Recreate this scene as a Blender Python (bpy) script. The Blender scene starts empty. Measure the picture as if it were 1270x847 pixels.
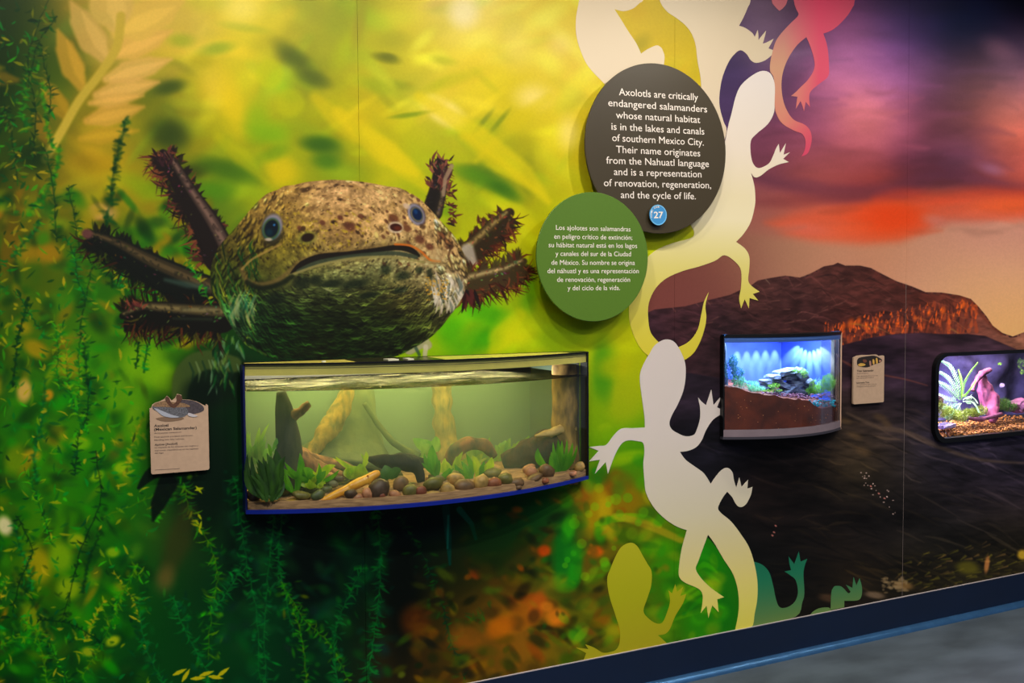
import bpy, bmesh, math, random
import numpy as np
from mathutils import Vector, Matrix, noise as mnoise
from mathutils.geometry import tessellate_polygon
SC = bpy.context.scene; COL = SC.collection
# ---------------- camera: an exhibition wall is the plane y = 0, x runs along it, the floor is z = 0 ----------------
F_PX, CX, CY = 1150., 635., 423.5
YAW, PITCH, ROLL = math.radians(25.5), math.radians(2.58), .0066
CAM = np.array([0., -2.96, 1.5])
_f = np.array([math.sin(YAW)*math.cos(PITCH), math.cos(YAW)*math.cos(PITCH), -math.sin(PITCH)])
_r = np.array([math.cos(YAW), -math.sin(YAW), 0.]); _u = np.cross(_r, _f)
RT = _r*math.cos(ROLL)-_u*math.sin(ROLL); UP = _u*math.cos(ROLL)+_r*math.sin(ROLL)
cd = bpy.data.cameras.new('camera'); cam = bpy.data.objects.new('camera', cd); COL.objects.link(cam)
cd.sensor_width = 36; cd.lens = F_PX/1270*36; cd.clip_start = .05
cam.matrix_world = Matrix(((RT[0], UP[0], -_f[0], CAM[0]), (RT[1], UP[1], -_f[1], CAM[1]), (RT[2], UP[2], -_f[2], CAM[2]), (0, 0, 0, 1)))
SC.camera = cam
def at(px, py, Y=0.):
    d = _f*F_PX+RT*(px-CX)-UP*(py-CY); t = (Y-CAM[1])/d[1]; return CAM+d*t
def atz(px, py, z):
    d = _f*F_PX+RT*(px-CX)-UP*(py-CY); t = (z-CAM[2])/d[2]; return CAM+d*t
def proj(p):
    q = np.asarray(p, float)-CAM; z = q@_f; return CX+F_PX*(q@RT)/z, CY-F_PX*(q@UP)/z
def ppm(p): return F_PX/((np.asarray(p, float)-CAM)@_f)          # photo pixels per metre at a point
# ---------------- world, gallery spotlights, added fills, exposure ----------------
w = bpy.data.worlds.new('gallery_gloom'); SC.world = w; w.use_nodes = True
w.node_tree.nodes['Background'].inputs[0].default_value = (.55, .62, .85, 1); w.node_tree.nodes['Background'].inputs[1].default_value = AMB = .16
SC.view_settings.view_transform = 'Standard'; SC.view_settings.look = 'None'; SC.view_settings.gamma = 1; SC.view_settings.exposure = 0
SC.view_settings.use_curve_mapping = False
SC.cycles.use_denoising = True; SC.cycles.max_bounces = 8; SC.cycles.transparent_max_bounces = 24; SC.cycles.volume_bounces = 1; SC.cycles.caustics_reflective = False; SC.cycles.caustics_refractive = False
def spot(x, y, z, tx, ty, tz, e, size=70, col=(1, .93, .82), r=.03, blend=.8):
    l = bpy.data.lights.new('spot_lamp', 'SPOT'); l.energy = e; l.spot_size = math.radians(size); l.spot_blend = blend; l.color = col; l.shadow_soft_size = r
    o = bpy.data.objects.new('spot_lamp', l); o.location = (x, y, z)
    o.rotation_euler = (Vector((tx, ty, tz))-Vector((x, y, z))).to_track_quat('-Z', 'Y').to_euler(); COL.objects.link(o); return o
SPOTS = [(-.3, 40), (.75, 62), (1.65, 62), (2.55, 62), (3.7, 50), (4.9, 45)]
for x, e in SPOTS: spot(x, -1.05, 3.02, x+.05, 0, 1.45, e*1.0, 115)
for x, tx in ((-.4, -.2), (1.0, 1.1), (2.4, 2.5), (4.2, 4.3)): spot(x, -2.3, 3.1, tx, 0, .25, 95, 62, (1, .94, .86), .05, 1.)  # front fill spots added to brighten the lower wall
def area(name, loc, sx, sy, e, col, rot=(0, 0, 0)):
    l = bpy.data.lights.new(name, 'AREA'); l.shape = 'RECTANGLE'; l.size = sx; l.size_y = sy; l.energy = e; l.color = col
    o = bpy.data.objects.new(name, l); o.location = loc; o.rotation_euler = rot; COL.objects.link(o); return o
area('ceiling_fill', (1.8, -3.4, 3.1), 6, 1.2, 60, (.8, .87, 1.))  # unseen soft fill added to lift the dim lower wall
# ---------------- materials ----------------
def lin(c): return tuple((v/255/12.92 if v/255 <= .04045 else ((v/255+.055)/1.055)**2.4) for v in c)
MATS = {}
def mat(name, rgb, rough=.6, metal=0., var=0., scale=20., rgb2=None, bump=0., emit=0., spec=.5, coat=0., trans=0., stretch=None, detail=5, sss=0.):
    if name in MATS: return MATS[name]
    m = bpy.data.materials.new(name); m.use_nodes = True; nt = m.node_tree; b = nt.nodes['Principled BSDF']; N = nt.nodes.new; L = nt.links.new
    b.inputs['Roughness'].default_value = rough; b.inputs['Metallic'].default_value = metal; b.inputs['Specular IOR Level'].default_value = spec
    b.inputs['Coat Weight'].default_value = coat; b.inputs['Coat Roughness'].default_value = .15
    c = (*lin(rgb), 1)
    tc = N('ShaderNodeTexCoord'); mp = N('ShaderNodeMapping'); L(tc.outputs['Object'], mp.inputs[0])
    if stretch: mp.inputs['Scale'].default_value = stretch
    nz = N('ShaderNodeTexNoise'); nz.inputs['Scale'].default_value = scale; nz.inputs['Detail'].default_value = detail; L(mp.outputs[0], nz.inputs['Vector'])
    rp = N('ShaderNodeValToRGB'); rp.color_ramp.elements[0].position = .35; rp.color_ramp.elements[1].position = .65
    c2 = (*lin(rgb2), 1) if rgb2 else tuple([min(1, v*(1+var)) for v in c[:3]]+[1]); c1 = c if rgb2 else tuple([v*(1-var) for v in c[:3]]+[1])
    rp.color_ramp.elements[0].color = c1; rp.color_ramp.elements[1].color = c2
    L(nz.outputs['Fac'], rp.inputs[0]); L(rp.outputs[0], b.inputs['Base Color'])
    if bump:
        bp = N('ShaderNodeBump'); bp.inputs['Strength'].default_value = bump; bp.inputs['Distance'].default_value = .004; L(nz.outputs['Fac'], bp.inputs['Height']); L(bp.outputs[0], b.inputs['Normal'])
    if emit: L(rp.outputs[0], b.inputs['Emission Color']); b.inputs['Emission Strength'].default_value = emit
    if trans:
        tl = N('ShaderNodeBsdfTranslucent'); L(rp.outputs[0], tl.inputs[0]); mx = N('ShaderNodeMixShader'); mx.inputs[0].default_value = trans
        L(b.outputs[0], mx.inputs[1]); L(tl.outputs[0], mx.inputs[2]); L(mx.outputs[0], nt.nodes['Material Output'].inputs[0])
    MATS[name] = m; return m
def glass(name, tint=(1, 1, 1), gl=.06, rough=.02):
    m = bpy.data.materials.new(name); m.use_nodes = True; nt = m.node_tree; nt.nodes.remove(nt.nodes['Principled BSDF']); N = nt.nodes.new; L = nt.links.new
    t = N('ShaderNodeBsdfTransparent'); t.inputs[0].default_value = (*tint, 1); g = N('ShaderNodeBsdfGlossy'); g.inputs['Roughness'].default_value = rough
    f = N('ShaderNodeLayerWeight'); f.inputs[0].default_value = .15; mu = N('ShaderNodeMath'); mu.operation = 'MULTIPLY_ADD'; mu.inputs[1].default_value = .6; mu.inputs[2].default_value = gl*.5
    L(f.outputs['Fresnel'], mu.inputs[0]); mx = N('ShaderNodeMixShader'); L(mu.outputs[0], mx.inputs[0]); L(t.outputs[0], mx.inputs[1]); L(g.outputs[0], mx.inputs[2]); L(mx.outputs[0], nt.nodes['Material Output'].inputs[0])
    return m
def gradmat(name, stops, axis=2, rough=.5, clear=0., X=2.1, mixx=None):
    # printed colour ramp running along a world axis: stops = (coordinate, rgb), lightened where the lamps are weak
    m = bpy.data.materials.new(name); m.use_nodes = True; nt = m.node_tree; b = nt.nodes['Principled BSDF']; N = nt.nodes.new; L = nt.links.new
    g = N('ShaderNodeNewGeometry'); s = N('ShaderNodeSeparateXYZ'); L(g.outputs['Position'], s.inputs[0]); lo, hi = stops[0][0], stops[-1][0]
    mr = N('ShaderNodeMapRange'); mr.inputs[1].default_value = lo; mr.inputs[2].default_value = hi; L(s.outputs[axis], mr.inputs[0])
    rp = N('ShaderNodeValToRGB'); e = rp.color_ramp.elements
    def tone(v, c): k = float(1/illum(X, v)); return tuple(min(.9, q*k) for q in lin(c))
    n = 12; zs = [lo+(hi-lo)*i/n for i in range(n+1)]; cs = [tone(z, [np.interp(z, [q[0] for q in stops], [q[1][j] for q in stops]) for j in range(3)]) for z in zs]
    while len(e) > 1: e.remove(e[0])
    e[0].position = 0; e[0].color = (*cs[0], 1)
    for i in range(1, n+1): k = e.new(i/n); k.color = (*cs[i], 1)
    L(mr.outputs[0], rp.inputs[0]); L(rp.outputs[0], b.inputs['Base Color'])
    if mixx:
        m2 = N('ShaderNodeMapRange'); m2.inputs[1].default_value = mixx[0]; m2.inputs[2].default_value = mixx[1]; L(s.outputs[0], m2.inputs[0])
        mc = N('ShaderNodeMix'); mc.data_type = 'RGBA'; L(m2.outputs[0], mc.inputs[0]); L(rp.outputs[0], mc.inputs[6]); mc.inputs[7].default_value = (*tone(2.6, mixx[2]), 1); L(mc.outputs[2], b.inputs['Base Color']); b.inputs['Roughness'].default_value = rough
    if clear:
        t = N('ShaderNodeBsdfTransparent'); mx = N('ShaderNodeMixShader'); mx.inputs[0].default_value = clear; L(b.outputs[0], mx.inputs[1]); L(t.outputs[0], mx.inputs[2]); L(mx.outputs[0], nt.nodes['Material Output'].inputs[0])
    return m
# ---------------- meshes ----------------
def obj(name, verts, faces, m, parent=None, sm=False, uv=None):
    me = bpy.data.meshes.new(name); me.from_pydata([tuple(map(float, v)) for v in verts], [], faces); me.update()
    if m: me.materials.append(m)
    if sm: me.shade_smooth()
    o = bpy.data.objects.new(name, me); COL.objects.link(o)
    if parent: o.parent = parent; o.matrix_parent_inverse = parent.matrix_world.inverted()
    return o
def tag(o, label, cat, group=None, kind=None):
    if label: o['label'] = label
    if cat: o['category'] = cat
    if group: o['group'] = group
    if kind: o['kind'] = kind
    return o
def empty(name, loc, label=None, cat=None, group=None):
    o = bpy.data.objects.new(name, None); o.location = tuple(map(float, loc)); o.empty_display_size = .05; COL.objects.link(o)
    o.matrix_world = Matrix.Translation(o.location); tag(o, label, cat, group); return o
def prism(outs, f0, f1):
    # outs: list of 2D loops (first the outline, then holes); f0/f1 map (a, b) to the back and front 3D point
    V = []; F = []; loops = []; k = 0
    for lp in outs: loops.append(list(range(k, k+len(lp)))); k += len(lp)
    flat = [p for lp in outs for p in lp]; n = len(flat)
    tri = tessellate_polygon([[Vector((p[0], p[1], 0)) for p in lp] for lp in outs])
    V = [f0(*p) for p in flat]+[f1(*p) for p in flat]
    for t in tri: F.append(tuple(t)); F.append(tuple(n+i for i in t[::-1]))
    for lp in loops:
        for i in range(len(lp)): a, b = lp[i], lp[(i+1) % len(lp)]; F.append((a, b, n+b, n+a))
    return V, F
def fixn(o):
    bm = bmesh.new(); bm.from_mesh(o.data); bmesh.ops.recalc_face_normals(bm, faces=bm.faces); bm.to_mesh(o.data); bm.free(); return o
def plate(name, outs, y0, y1, m, parent=None):            # upright plate in the x-z plane
    return fixn(obj(name, *prism(outs, lambda a, b: (a, y0, b), lambda a, b: (a, y1, b)), m, parent))
def slab(name, out, z0, z1, m, parent=None):              # lying plate in the x-y plane
    return fixn(obj(name, *prism([out], lambda a, b: (a, b, z0), lambda a, b: (a, b, z1)), m, parent))
def box(name, x0, x1, y0, y1, z0, z1, m, parent=None): return slab(name, [(x0, y0), (x1, y0), (x1, y1), (x0, y1)], z0, z1, m, parent)
def rect(x0, x1, z0, z1): return [(x0, z0), (x1, z0), (x1, z1), (x0, z1)]
def rrect(x0, x1, z0, z1, r, n=8):
    out = []
    for cx, cz, a in ((x1-r, z0+r, -90), (x1-r, z1-r, 0), (x0+r, z1-r, 90), (x0+r, z0+r, 180)):
        for i in range(n+1): t = math.radians(a+90*i/n); out.append((cx+r*math.cos(t), cz+r*math.sin(t)))
    return out
def circ(cx, cz, r, n=96): return [(cx+r*math.cos(2*math.pi*i/n), cz+r*math.sin(2*math.pi*i/n)) for i in range(n)]
def wallpts(pts, Y=0.): return [(at(x, y, Y)[0], at(x, y, Y)[2]) for x, y in pts]
def loft_vf(path, radii, n=10, amp=0., seed=0, freq=30., flat=1., caps=True, ridge=0.):
    P = [Vector(tuple(map(float, p))) for p in path]; V = []; F = []; side = None
    for i, p in enumerate(P):
        t = (P[min(i+1, len(P)-1)]-P[max(i-1, 0)]).normalized()
        if side is None: side = t.cross(Vector((.13, 1, .07))).normalized()
        side = (side-t*side.dot(t)).normalized(); up = t.cross(side)
        for k in range(n):
            a = 2*math.pi*k/n; d = side*math.cos(a)+up*math.sin(a)*flat
            r = radii[i]; q = p+d*r
            if amp: r *= 1+amp*(mnoise.noise(q*freq+Vector((seed, seed*1.7, 0)))*1.4)+ridge*math.sin(a*5+seed)
            V.append(p+d*r)
    for i in range(len(P)-1):
        for k in range(n): F.append((i*n+k, i*n+(k+1) % n, (i+1)*n+(k+1) % n, (i+1)*n+k))
    if caps: F.append(tuple(range(n))[::-1]); F.append(tuple((len(P)-1)*n+k for k in range(n)))
    return V, F
def resamp(pts, n):
    A = np.asarray(pts, float); o = smooth3(A); L = np.r_[0, np.cumsum(np.linalg.norm(np.diff(o, axis=0), axis=1))]
    return np.stack([np.interp(np.linspace(0, L[-1], n), L, o[:, j]) for j in range(A.shape[1])], 1)
def smooth3(A, n=8):
    out = []; N = len(A)
    for i in range(N-1):
        p0, p1, p2, p3 = A[max(i-1, 0)], A[i], A[i+1], A[min(i+2, N-1)]
        for k in range(n):
            t = k/n; out.append(.5*(2*p1+(p2-p0)*t+(2*p0-5*p1+4*p2-p3)*t*t+(3*p1-p0-3*p2+p3)*t**3))
    out.append(A[-1]); return np.array(out)
def loft(name, path, radii, m, parent=None, n=10, seg=16, **k):
    P = resamp(path, seg); R = np.interp(np.linspace(0, 1, seg), np.linspace(0, 1, len(radii)), radii)
    return obj(name, *loft_vf(P, R, n, **k), m, parent, True)
def merge(parts):
    V = []; F = []
    for v, f in parts: k = len(V); V += list(v); F += [tuple(i+k for i in g) for g in f]
    return V, F
_ico = {}
def ico(sub=2):
    if sub not in _ico:
        bm = bmesh.new(); bmesh.ops.create_icosphere(bm, subdivisions=sub, radius=1); _ico[sub] = ([v.co.copy() for v in bm.verts], [tuple(v.index for v in f.verts) for f in bm.faces]); bm.free()
    return _ico[sub]
def lump(c, r, seed=0, amp=.15, sub=2, ang=0., freq=1.2):
    V, F = ico(sub); out = []; ca, sa = math.cos(ang), math.sin(ang)
    for v in V:
        q = v*(1+amp*mnoise.noise(v*freq+Vector((seed*3.1, seed, 0)))*2); x, y, z = q.x*r[0], q.y*r[1], q.z*r[2]
        out.append((c[0]+x*ca-z*sa, c[1]+y, c[2]+x*sa+z*ca))
    return out, F
def blade_vf(base, tip, w, bend=(0, 0, 0), n=7, fold=.15, tw=0., shape='lance', face=(0, -1, 0)):
    b, t = Vector(tuple(map(float, base))), Vector(tuple(map(float, tip))); c = (b+t)/2+Vector(bend); V = []; F = []
    for i in range(n+1):
        s = i/n; p = b*(1-s)**2+c*2*s*(1-s)+t*s*s; d = ((c-b)*(1-s)+(t-c)*s).normalized()
        sd = d.cross(Vector(face))
        if sd.length < 1e-3: sd = Vector((1, 0, 0))
        sd.normalize(); nn = d.cross(sd); sd = (sd*math.cos(tw)+nn*math.sin(tw))
        ww = w*(math.sin(math.pi*min(1, s*.93+.07))**.75 if shape == 'lance' else (max(.12, math.sin(math.pi*max(0, s-.15)/.9) if s > .15 else .12)))
        if i == n: ww = w*.06
        V += [p-sd*ww, p-nn*ww*fold, p+sd*ww]
    for i in range(n):
        for k in (0, 1): a = i*3+k; F.append((a, a+1, a+4, a+3))
    return V, F
random.seed(11); R_ = random.uniform
# ---------- the printed mural, painted stroke by stroke into a pixel buffer ----------
PX0, PX1, PY0, PY1 = -160, 1430, -230, 910
class Canvas:
    def __init__(s, S):
        s.S = S; s.W = int((PX1-PX0)*S); s.H = int((PY1-PY0)*S)
        s.C = np.zeros((s.H, s.W, 3), np.float32)
        s.rng = np.random.default_rng(7)
        s.M = None
    def win(s, x0, x1, y0, y1):
        S = s.S
        a = max(0, int((x0-PX0)*S)); b = min(s.W, int((x1-PX0)*S)+2)
        c = max(0, int((y0-PY0)*S)); d = min(s.H, int((y1-PY0)*S)+2)
        if a >= b or c >= d: return None
        X = (np.arange(a, b, dtype=np.float32)+.5)/S+PX0; Y = (np.arange(c, d, dtype=np.float32)+.5)/S+PY0
        return slice(c, d), slice(a, b), X[None, :], Y[:, None]
    def put(s, sy, sx, a, col):
        if s.M is not None: a = a*s.M[sy, sx]
        a = a[..., None]
        s.C[sy, sx] += a*(np.asarray(col, np.float32)-s.C[sy, sx])
    def blob(s, cx, cy, rx, ry, col, ang=0, soft=.5, al=1.):
        R = max(rx, ry)*(1+soft)+1
        w = s.win(cx-R, cx+R, cy-R, cy+R)
        if w is None: return
        sy, sx, X, Y = w; c, n = math.cos(math.radians(ang)), math.sin(math.radians(ang))
        X = X-cx; Y = Y-cy; u = (X*c+Y*n)/rx; v = (-X*n+Y*c)/ry
        a = np.clip((1+soft-np.sqrt(u*u+v*v))/(2*soft+1e-3), 0, 1)
        s.put(sy, sx, al*a*a*(3-2*a), col)
    def sdist(s, pts, X, Y):
        D = np.full(np.broadcast(X, Y).shape, 1e9, np.float32); I = np.zeros(D.shape, bool)
        n = len(pts)
        for i in range(n):
            x0, y0 = pts[i]; x1, y1 = pts[(i+1) % n]; dx, dy = x1-x0, y1-y0; L = dx*dx+dy*dy+1e-9
            t = np.clip(((X-x0)*dx+(Y-y0)*dy)/L, 0, 1)
            D = np.minimum(D, (X-x0-t*dx)**2+(Y-y0-t*dy)**2)
            if y0 != y1: I ^= ((y0 > Y) != (y1 > Y)) & (X < (x1-x0)*(Y-y0)/(y1-y0)+x0)
        D = np.sqrt(D); return np.where(I, D, -D)
    def poly(s, pts, col, f=1., al=1.):
        xs = [p[0] for p in pts]; ys = [p[1] for p in pts]
        w = s.win(min(xs)-f, max(xs)+f, min(ys)-f, max(ys)+f)
        if w is None: return
        sy, sx, X, Y = w; a = np.clip(.5+s.sdist(pts, X, Y)/f, 0, 1)
        s.put(sy, sx, al*a*a*(3-2*a), col)
    def mask(s, pts, f=1.):
        m = np.zeros((s.H, s.W), np.float32)
        xs = [p[0] for p in pts]; ys = [p[1] for p in pts]
        sy, sx, X, Y = s.win(min(xs)-f, max(xs)+f, min(ys)-f, max(ys)+f)
        a = np.clip(.5+s.sdist(pts, X, Y)/f, 0, 1); m[sy, sx] = a*a*(3-2*a); return m
    def line(s, pts, rs, col, f=1., al=1.):
        if not hasattr(rs, '__len__'): rs = [rs]*len(pts)
        if len(rs) != len(pts): rs = list(np.interp(np.linspace(0, len(rs)-1, len(pts)), range(len(rs)), rs))
        m = max(rs)+f
        xs = [p[0] for p in pts]; ys = [p[1] for p in pts]
        w = s.win(min(xs)-m, max(xs)+m, min(ys)-m, max(ys)+m)
        if w is None: return
        sy, sx, X, Y = w; D = None
        for i in range(len(pts)-1):
            x0, y0 = pts[i]; x1, y1 = pts[i+1]; dx, dy = x1-x0, y1-y0; L = dx*dx+dy*dy+1e-9
            t = np.clip(((X-x0)*dx+(Y-y0)*dy)/L, 0, 1)
            d = rs[i]+(rs[i+1]-rs[i])*t-np.sqrt((X-x0-t*dx)**2+(Y-y0-t*dy)**2)
            D = d if D is None else np.maximum(D, d)
        a = np.clip(.5+D/f, 0, 1)
        s.put(sy, sx, al*a*a*(3-2*a), col)
    def leaf(s, x, y, ang, L, w, col, f=1., al=1., bend=0.):
        a = math.radians(ang); pts = []
        for k in range(4):
            t = k/3; b = a+bend*t
            pts.append((x+L*t*math.cos(b), y-L*t*math.sin(b)))
        s.line(pts, [w*.35, w, w*.8, w*.12], col, f, al)
    def noise(s, cell, octs=3, seed=0, sx=1., sy=1.):
        r = np.random.default_rng(seed); out = np.zeros((s.H, s.W), np.float32); amp = 1; tot = 0
        for o in range(octs):
            cx, cy = cell*sx/2**o*s.S, cell*sy/2**o*s.S
            if min(cx, cy) < 1.2: break
            g = r.random((int(s.H/cy)+3, int(s.W/cx)+3)).astype(np.float32)
            Y = np.arange(s.H)/cy; X = np.arange(s.W)/cx
            yi = Y.astype(int); xi = X.astype(int); ty = (Y-yi)[:, None]; tx = (X-xi)[None, :]
            ty = (ty*ty*(3-2*ty)).astype(np.float32); tx = (tx*tx*(3-2*tx)).astype(np.float32)
            R = g[:, xi]*(1-tx)+g[:, xi+1]*tx
            out += amp*(R[yi]*(1-ty)+R[yi+1]*ty); tot += amp; amp *= .55
        return out/tot
    def field(s, samples, sig=55.):
        # smooth colour field through scattered samples (x, y, r, g, b)
        q = 8; gh, gw = int(s.H/(q*s.S))+3, int(s.W/(q*s.S))+3
        A = np.asarray(samples, np.float32)
        X = (np.arange(gw)*q+PX0)[None, :, None]; Y = (np.arange(gh)*q+PY0)[:, None, None]
        d2 = (X-A[:, 0])**2+(Y-A[:, 1])**2
        w = np.exp(-d2/(1.3*sig**2))+2e-4/(1+d2/sig**2)**2; w /= w.sum(-1, keepdims=True)
        G = (w @ A[:, 2:5]).astype(np.float32)
        yy = np.arange(s.H)/(q*s.S); xx = np.arange(s.W)/(q*s.S); yi = yy.astype(int); xi = xx.astype(int)
        ty = (yy-yi)[:, None, None].astype(np.float32); tx = (xx-xi)[None, :, None].astype(np.float32)
        R = G[:, xi]*(1-tx)+G[:, xi+1]*tx
        return R[yi]*(1-ty)+R[yi+1]*ty
    def at(s, x, y):
        i = min(s.H-1, max(0, int((y-PY0)*s.S))); j = min(s.W-1, max(0, int((x-PX0)*s.S)))
        return s.C[i, j].copy()
def smooth(pts, n=6, closed=True):
    out = []; N = len(pts)
    for i in range(N if closed else N-1):
        p0, p1, p2, p3 = pts[(i-1) % N] if closed or i else pts[0], pts[i], pts[(i+1) % N], pts[(i+2) % N] if closed or i+2 < N else pts[-1]
        for k in range(n):
            t = k/n
            out.append(tuple(.5*(2*p1[j]+(p2[j]-p0[j])*t+(2*p0[j]-5*p1[j]+4*p2[j]-p3[j])*t*t+(3*p1[j]-p0[j]-3*p2[j]+p3[j])*t**3) for j in (0, 1)))
    if not closed: out.append(tuple(pts[-1]))
    return out
HEAD = [(261,350),(262,330),(268,312),(277,299),(290,285),(302,270),(316,254),(330,241),(345,235),(352,231),(366,229),(378,226),(396,224),(415,223),(440,224.5),(460,227),(480,231),(495,233),(508,239),(521,247),(535,261),(550,278),(562,291),(571,306),(578,325),(580,345),(577,360),(569,376),(557,393),(544,409),(530,421),(510,433),(490,442),(460,448),(400,450),(350,448),(322,438),(302,425),(284,400),(271,376),(263,362)]
BOUND = [(884,-240),(882,60),(888,150),(872,285),(805,335),(786,400),(806,450),(812,550),(848,645),(880,668),(912,715),(926,780),(940,950)]
def paint_mural(S=1.5):
    c = Canvas(S); rng = c.rng; U = rng.uniform
    def rnd(a, b): return float(U(a, b))
    green = [(-150,-200,20,40,10),(-150,0,20,45,8),(-150,200,30,50,8),(-150,400,40,80,10),(-150,600,30,90,8),(-150,850,10,60,10),
     (60,-150,150,125,45),(250,-150,215,190,60),(450,-150,215,190,40),(650,-150,235,205,70),(850,-150,225,195,60),
     (0,0,20,42,8),(50,0,45,60,15),(100,0,190,155,60),(160,0,208,176,80),(230,0,205,180,60),(300,0,245,222,70),(360,20,228,205,50),(410,20,165,165,45),(440,0,150,160,45),(500,0,225,205,60),(575,15,250,228,140),(640,0,238,212,80),(700,0,230,205,70),(800,0,225,195,60),(860,30,190,170,40),
     (0,60,16,38,8),(60,60,60,80,15),(240,50,190,170,50),(330,60,226,206,40),(380,60,120,130,45),(420,50,180,185,45),(480,70,215,195,40),(540,60,222,200,50),(620,60,235,212,70),(690,70,240,212,90),(820,60,215,185,50),
     (0,120,10,35,8),(60,130,70,90,15),(130,150,175,140,45),(200,110,90,105,25),(250,120,225,195,50),(300,120,215,195,30),(340,95,175,180,25),(380,100,105,115,35),(430,130,215,195,15),(490,90,150,160,45),(560,140,238,212,80),(600,110,222,198,20),(640,130,200,185,30),(700,130,232,205,50),(820,120,215,190,40),
     (0,180,28,55,8),(60,190,90,90,15),(120,180,160,135,20),(170,170,120,125,20),(215,165,45,65,20),(260,180,175,170,15),(300,160,170,170,15),(330,180,140,160,20),(410,185,80,105,20),(370,170,175,175,15),(450,170,215,190,10),(500,190,170,175,15),(560,180,180,180,20),(620,190,205,190,15),(690,180,215,195,40),
     (0,240,45,55,6),(70,240,120,105,15),(120,250,130,115,10),(150,230,180,145,20),(230,215,110,120,20),(260,240,70,95,20),(300,225,110,135,20),(350,215,200,180,10),(400,210,120,140,20),(560,210,130,150,20),(600,250,170,172,15),(660,240,185,180,15),(620,215,80,110,30),
     (0,300,70,75,8),(60,300,95,90,8),(110,290,60,85,10),(150,300,75,110,12),(210,330,115,120,12),(620,300,180,180,12),(640,270,170,170,15),(600,380,120,150,10),(640,380,130,155,10),(580,400,80,140,8),
     (0,360,75,85,8),(60,350,85,90,8),(110,360,35,80,12),(150,370,55,95,8),(130,330,20,60,10),
     (0,420,40,75,8),(60,410,65,95,10),(110,410,50,100,10),(150,420,80,120,8),(190,440,95,135,4),(230,430,40,80,10),(250,450,10,35,12),(560,430,130,160,8),(620,430,175,178,8),(680,420,135,155,10),(740,430,150,165,12),(790,440,150,155,15),
     (0,480,35,80,10),(60,480,30,85,10),(110,480,60,105,10),(160,470,75,120,5),(200,470,65,120,5),(240,500,8,30,12),(290,470,6,40,14),(740,500,110,140,15),(770,480,150,155,20),(750,540,90,140,15),(785,570,50,110,10),(742,590,70,95,12),
     (0,540,30,80,8),(60,540,55,105,10),(120,540,30,95,8),(160,540,60,120,8),(190,550,30,90,8),(240,570,5,25,10),(285,560,6,45,16),
     (0,600,40,90,8),(60,600,35,95,8),(120,600,25,90,8),(170,600,20,90,10),(190,590,20,60,10),(240,620,6,30,10),(290,620,4,50,20),(400,560,5,40,20),(600,560,5,50,20),
     (0,660,20,75,6),(60,660,70,105,8),(110,650,30,90,8),(160,660,15,75,10),(210,660,60,62,22),(250,670,10,45,14),(300,660,4,35,14),(360,660,2,18,12),(420,660,3,45,22),(480,660,2,30,18),(540,650,3,30,18),(600,650,8,42,14),(650,640,5,50,22),(700,640,10,75,22),(745,640,110,105,15),(790,640,105,95,15),
     (0,720,15,65,8),(50,710,75,100,8),(110,720,15,70,8),(160,720,10,65,12),(210,720,10,50,14),(260,720,3,30,14),(310,720,5,50,18),(380,700,2,14,8),(440,710,4,32,14),(500,710,3,12,6),(550,700,22,24,8),(600,700,38,42,10),(660,690,42,48,10),(700,700,14,70,18),(740,690,120,60,15),(770,700,60,80,12),(830,690,50,100,10),(880,720,32,90,8),(920,700,25,90,25),
     (0,790,8,55,8),(60,780,12,60,8),(120,790,12,60,12),(180,790,6,50,14),(240,790,6,45,14),(310,780,5,45,18),(380,780,3,30,14),(440,780,5,28,12),(500,790,40,24,8),(550,780,45,38,8),(600,780,80,58,14),(650,760,140,85,20),(700,770,80,75,14),(740,770,70,78,12),(800,790,70,85,14),(860,770,40,95,10),(910,770,25,80,10),
     (0,900,5,45,8),(120,900,6,40,12),(300,900,4,30,14),(500,900,25,22,8),(650,900,70,50,12),(850,900,40,60,10),(1400,900,20,20,15)]
    c.C[:] = c.field(green, 40)
    # blurred bokeh texture of the bright water plants
    for k in range(900):
        x = rnd(70, 880); y = rnd(-220, 300) if k % 3 else rnd(300, 460)
        if y > 300 and 250 < x < 560: continue
        b = c.at(x, y); m = rnd(.72, 1.3); col = np.clip(b*m+np.array([rnd(-25, 20), rnd(-5, 12), rnd(-8, 12)]), 3, 255)
        c.blob(x, y, rnd(8, 34), rnd(4, 12), col, rnd(-60, 50), .8, rnd(.2, .5))
    B = c.blob
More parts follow.
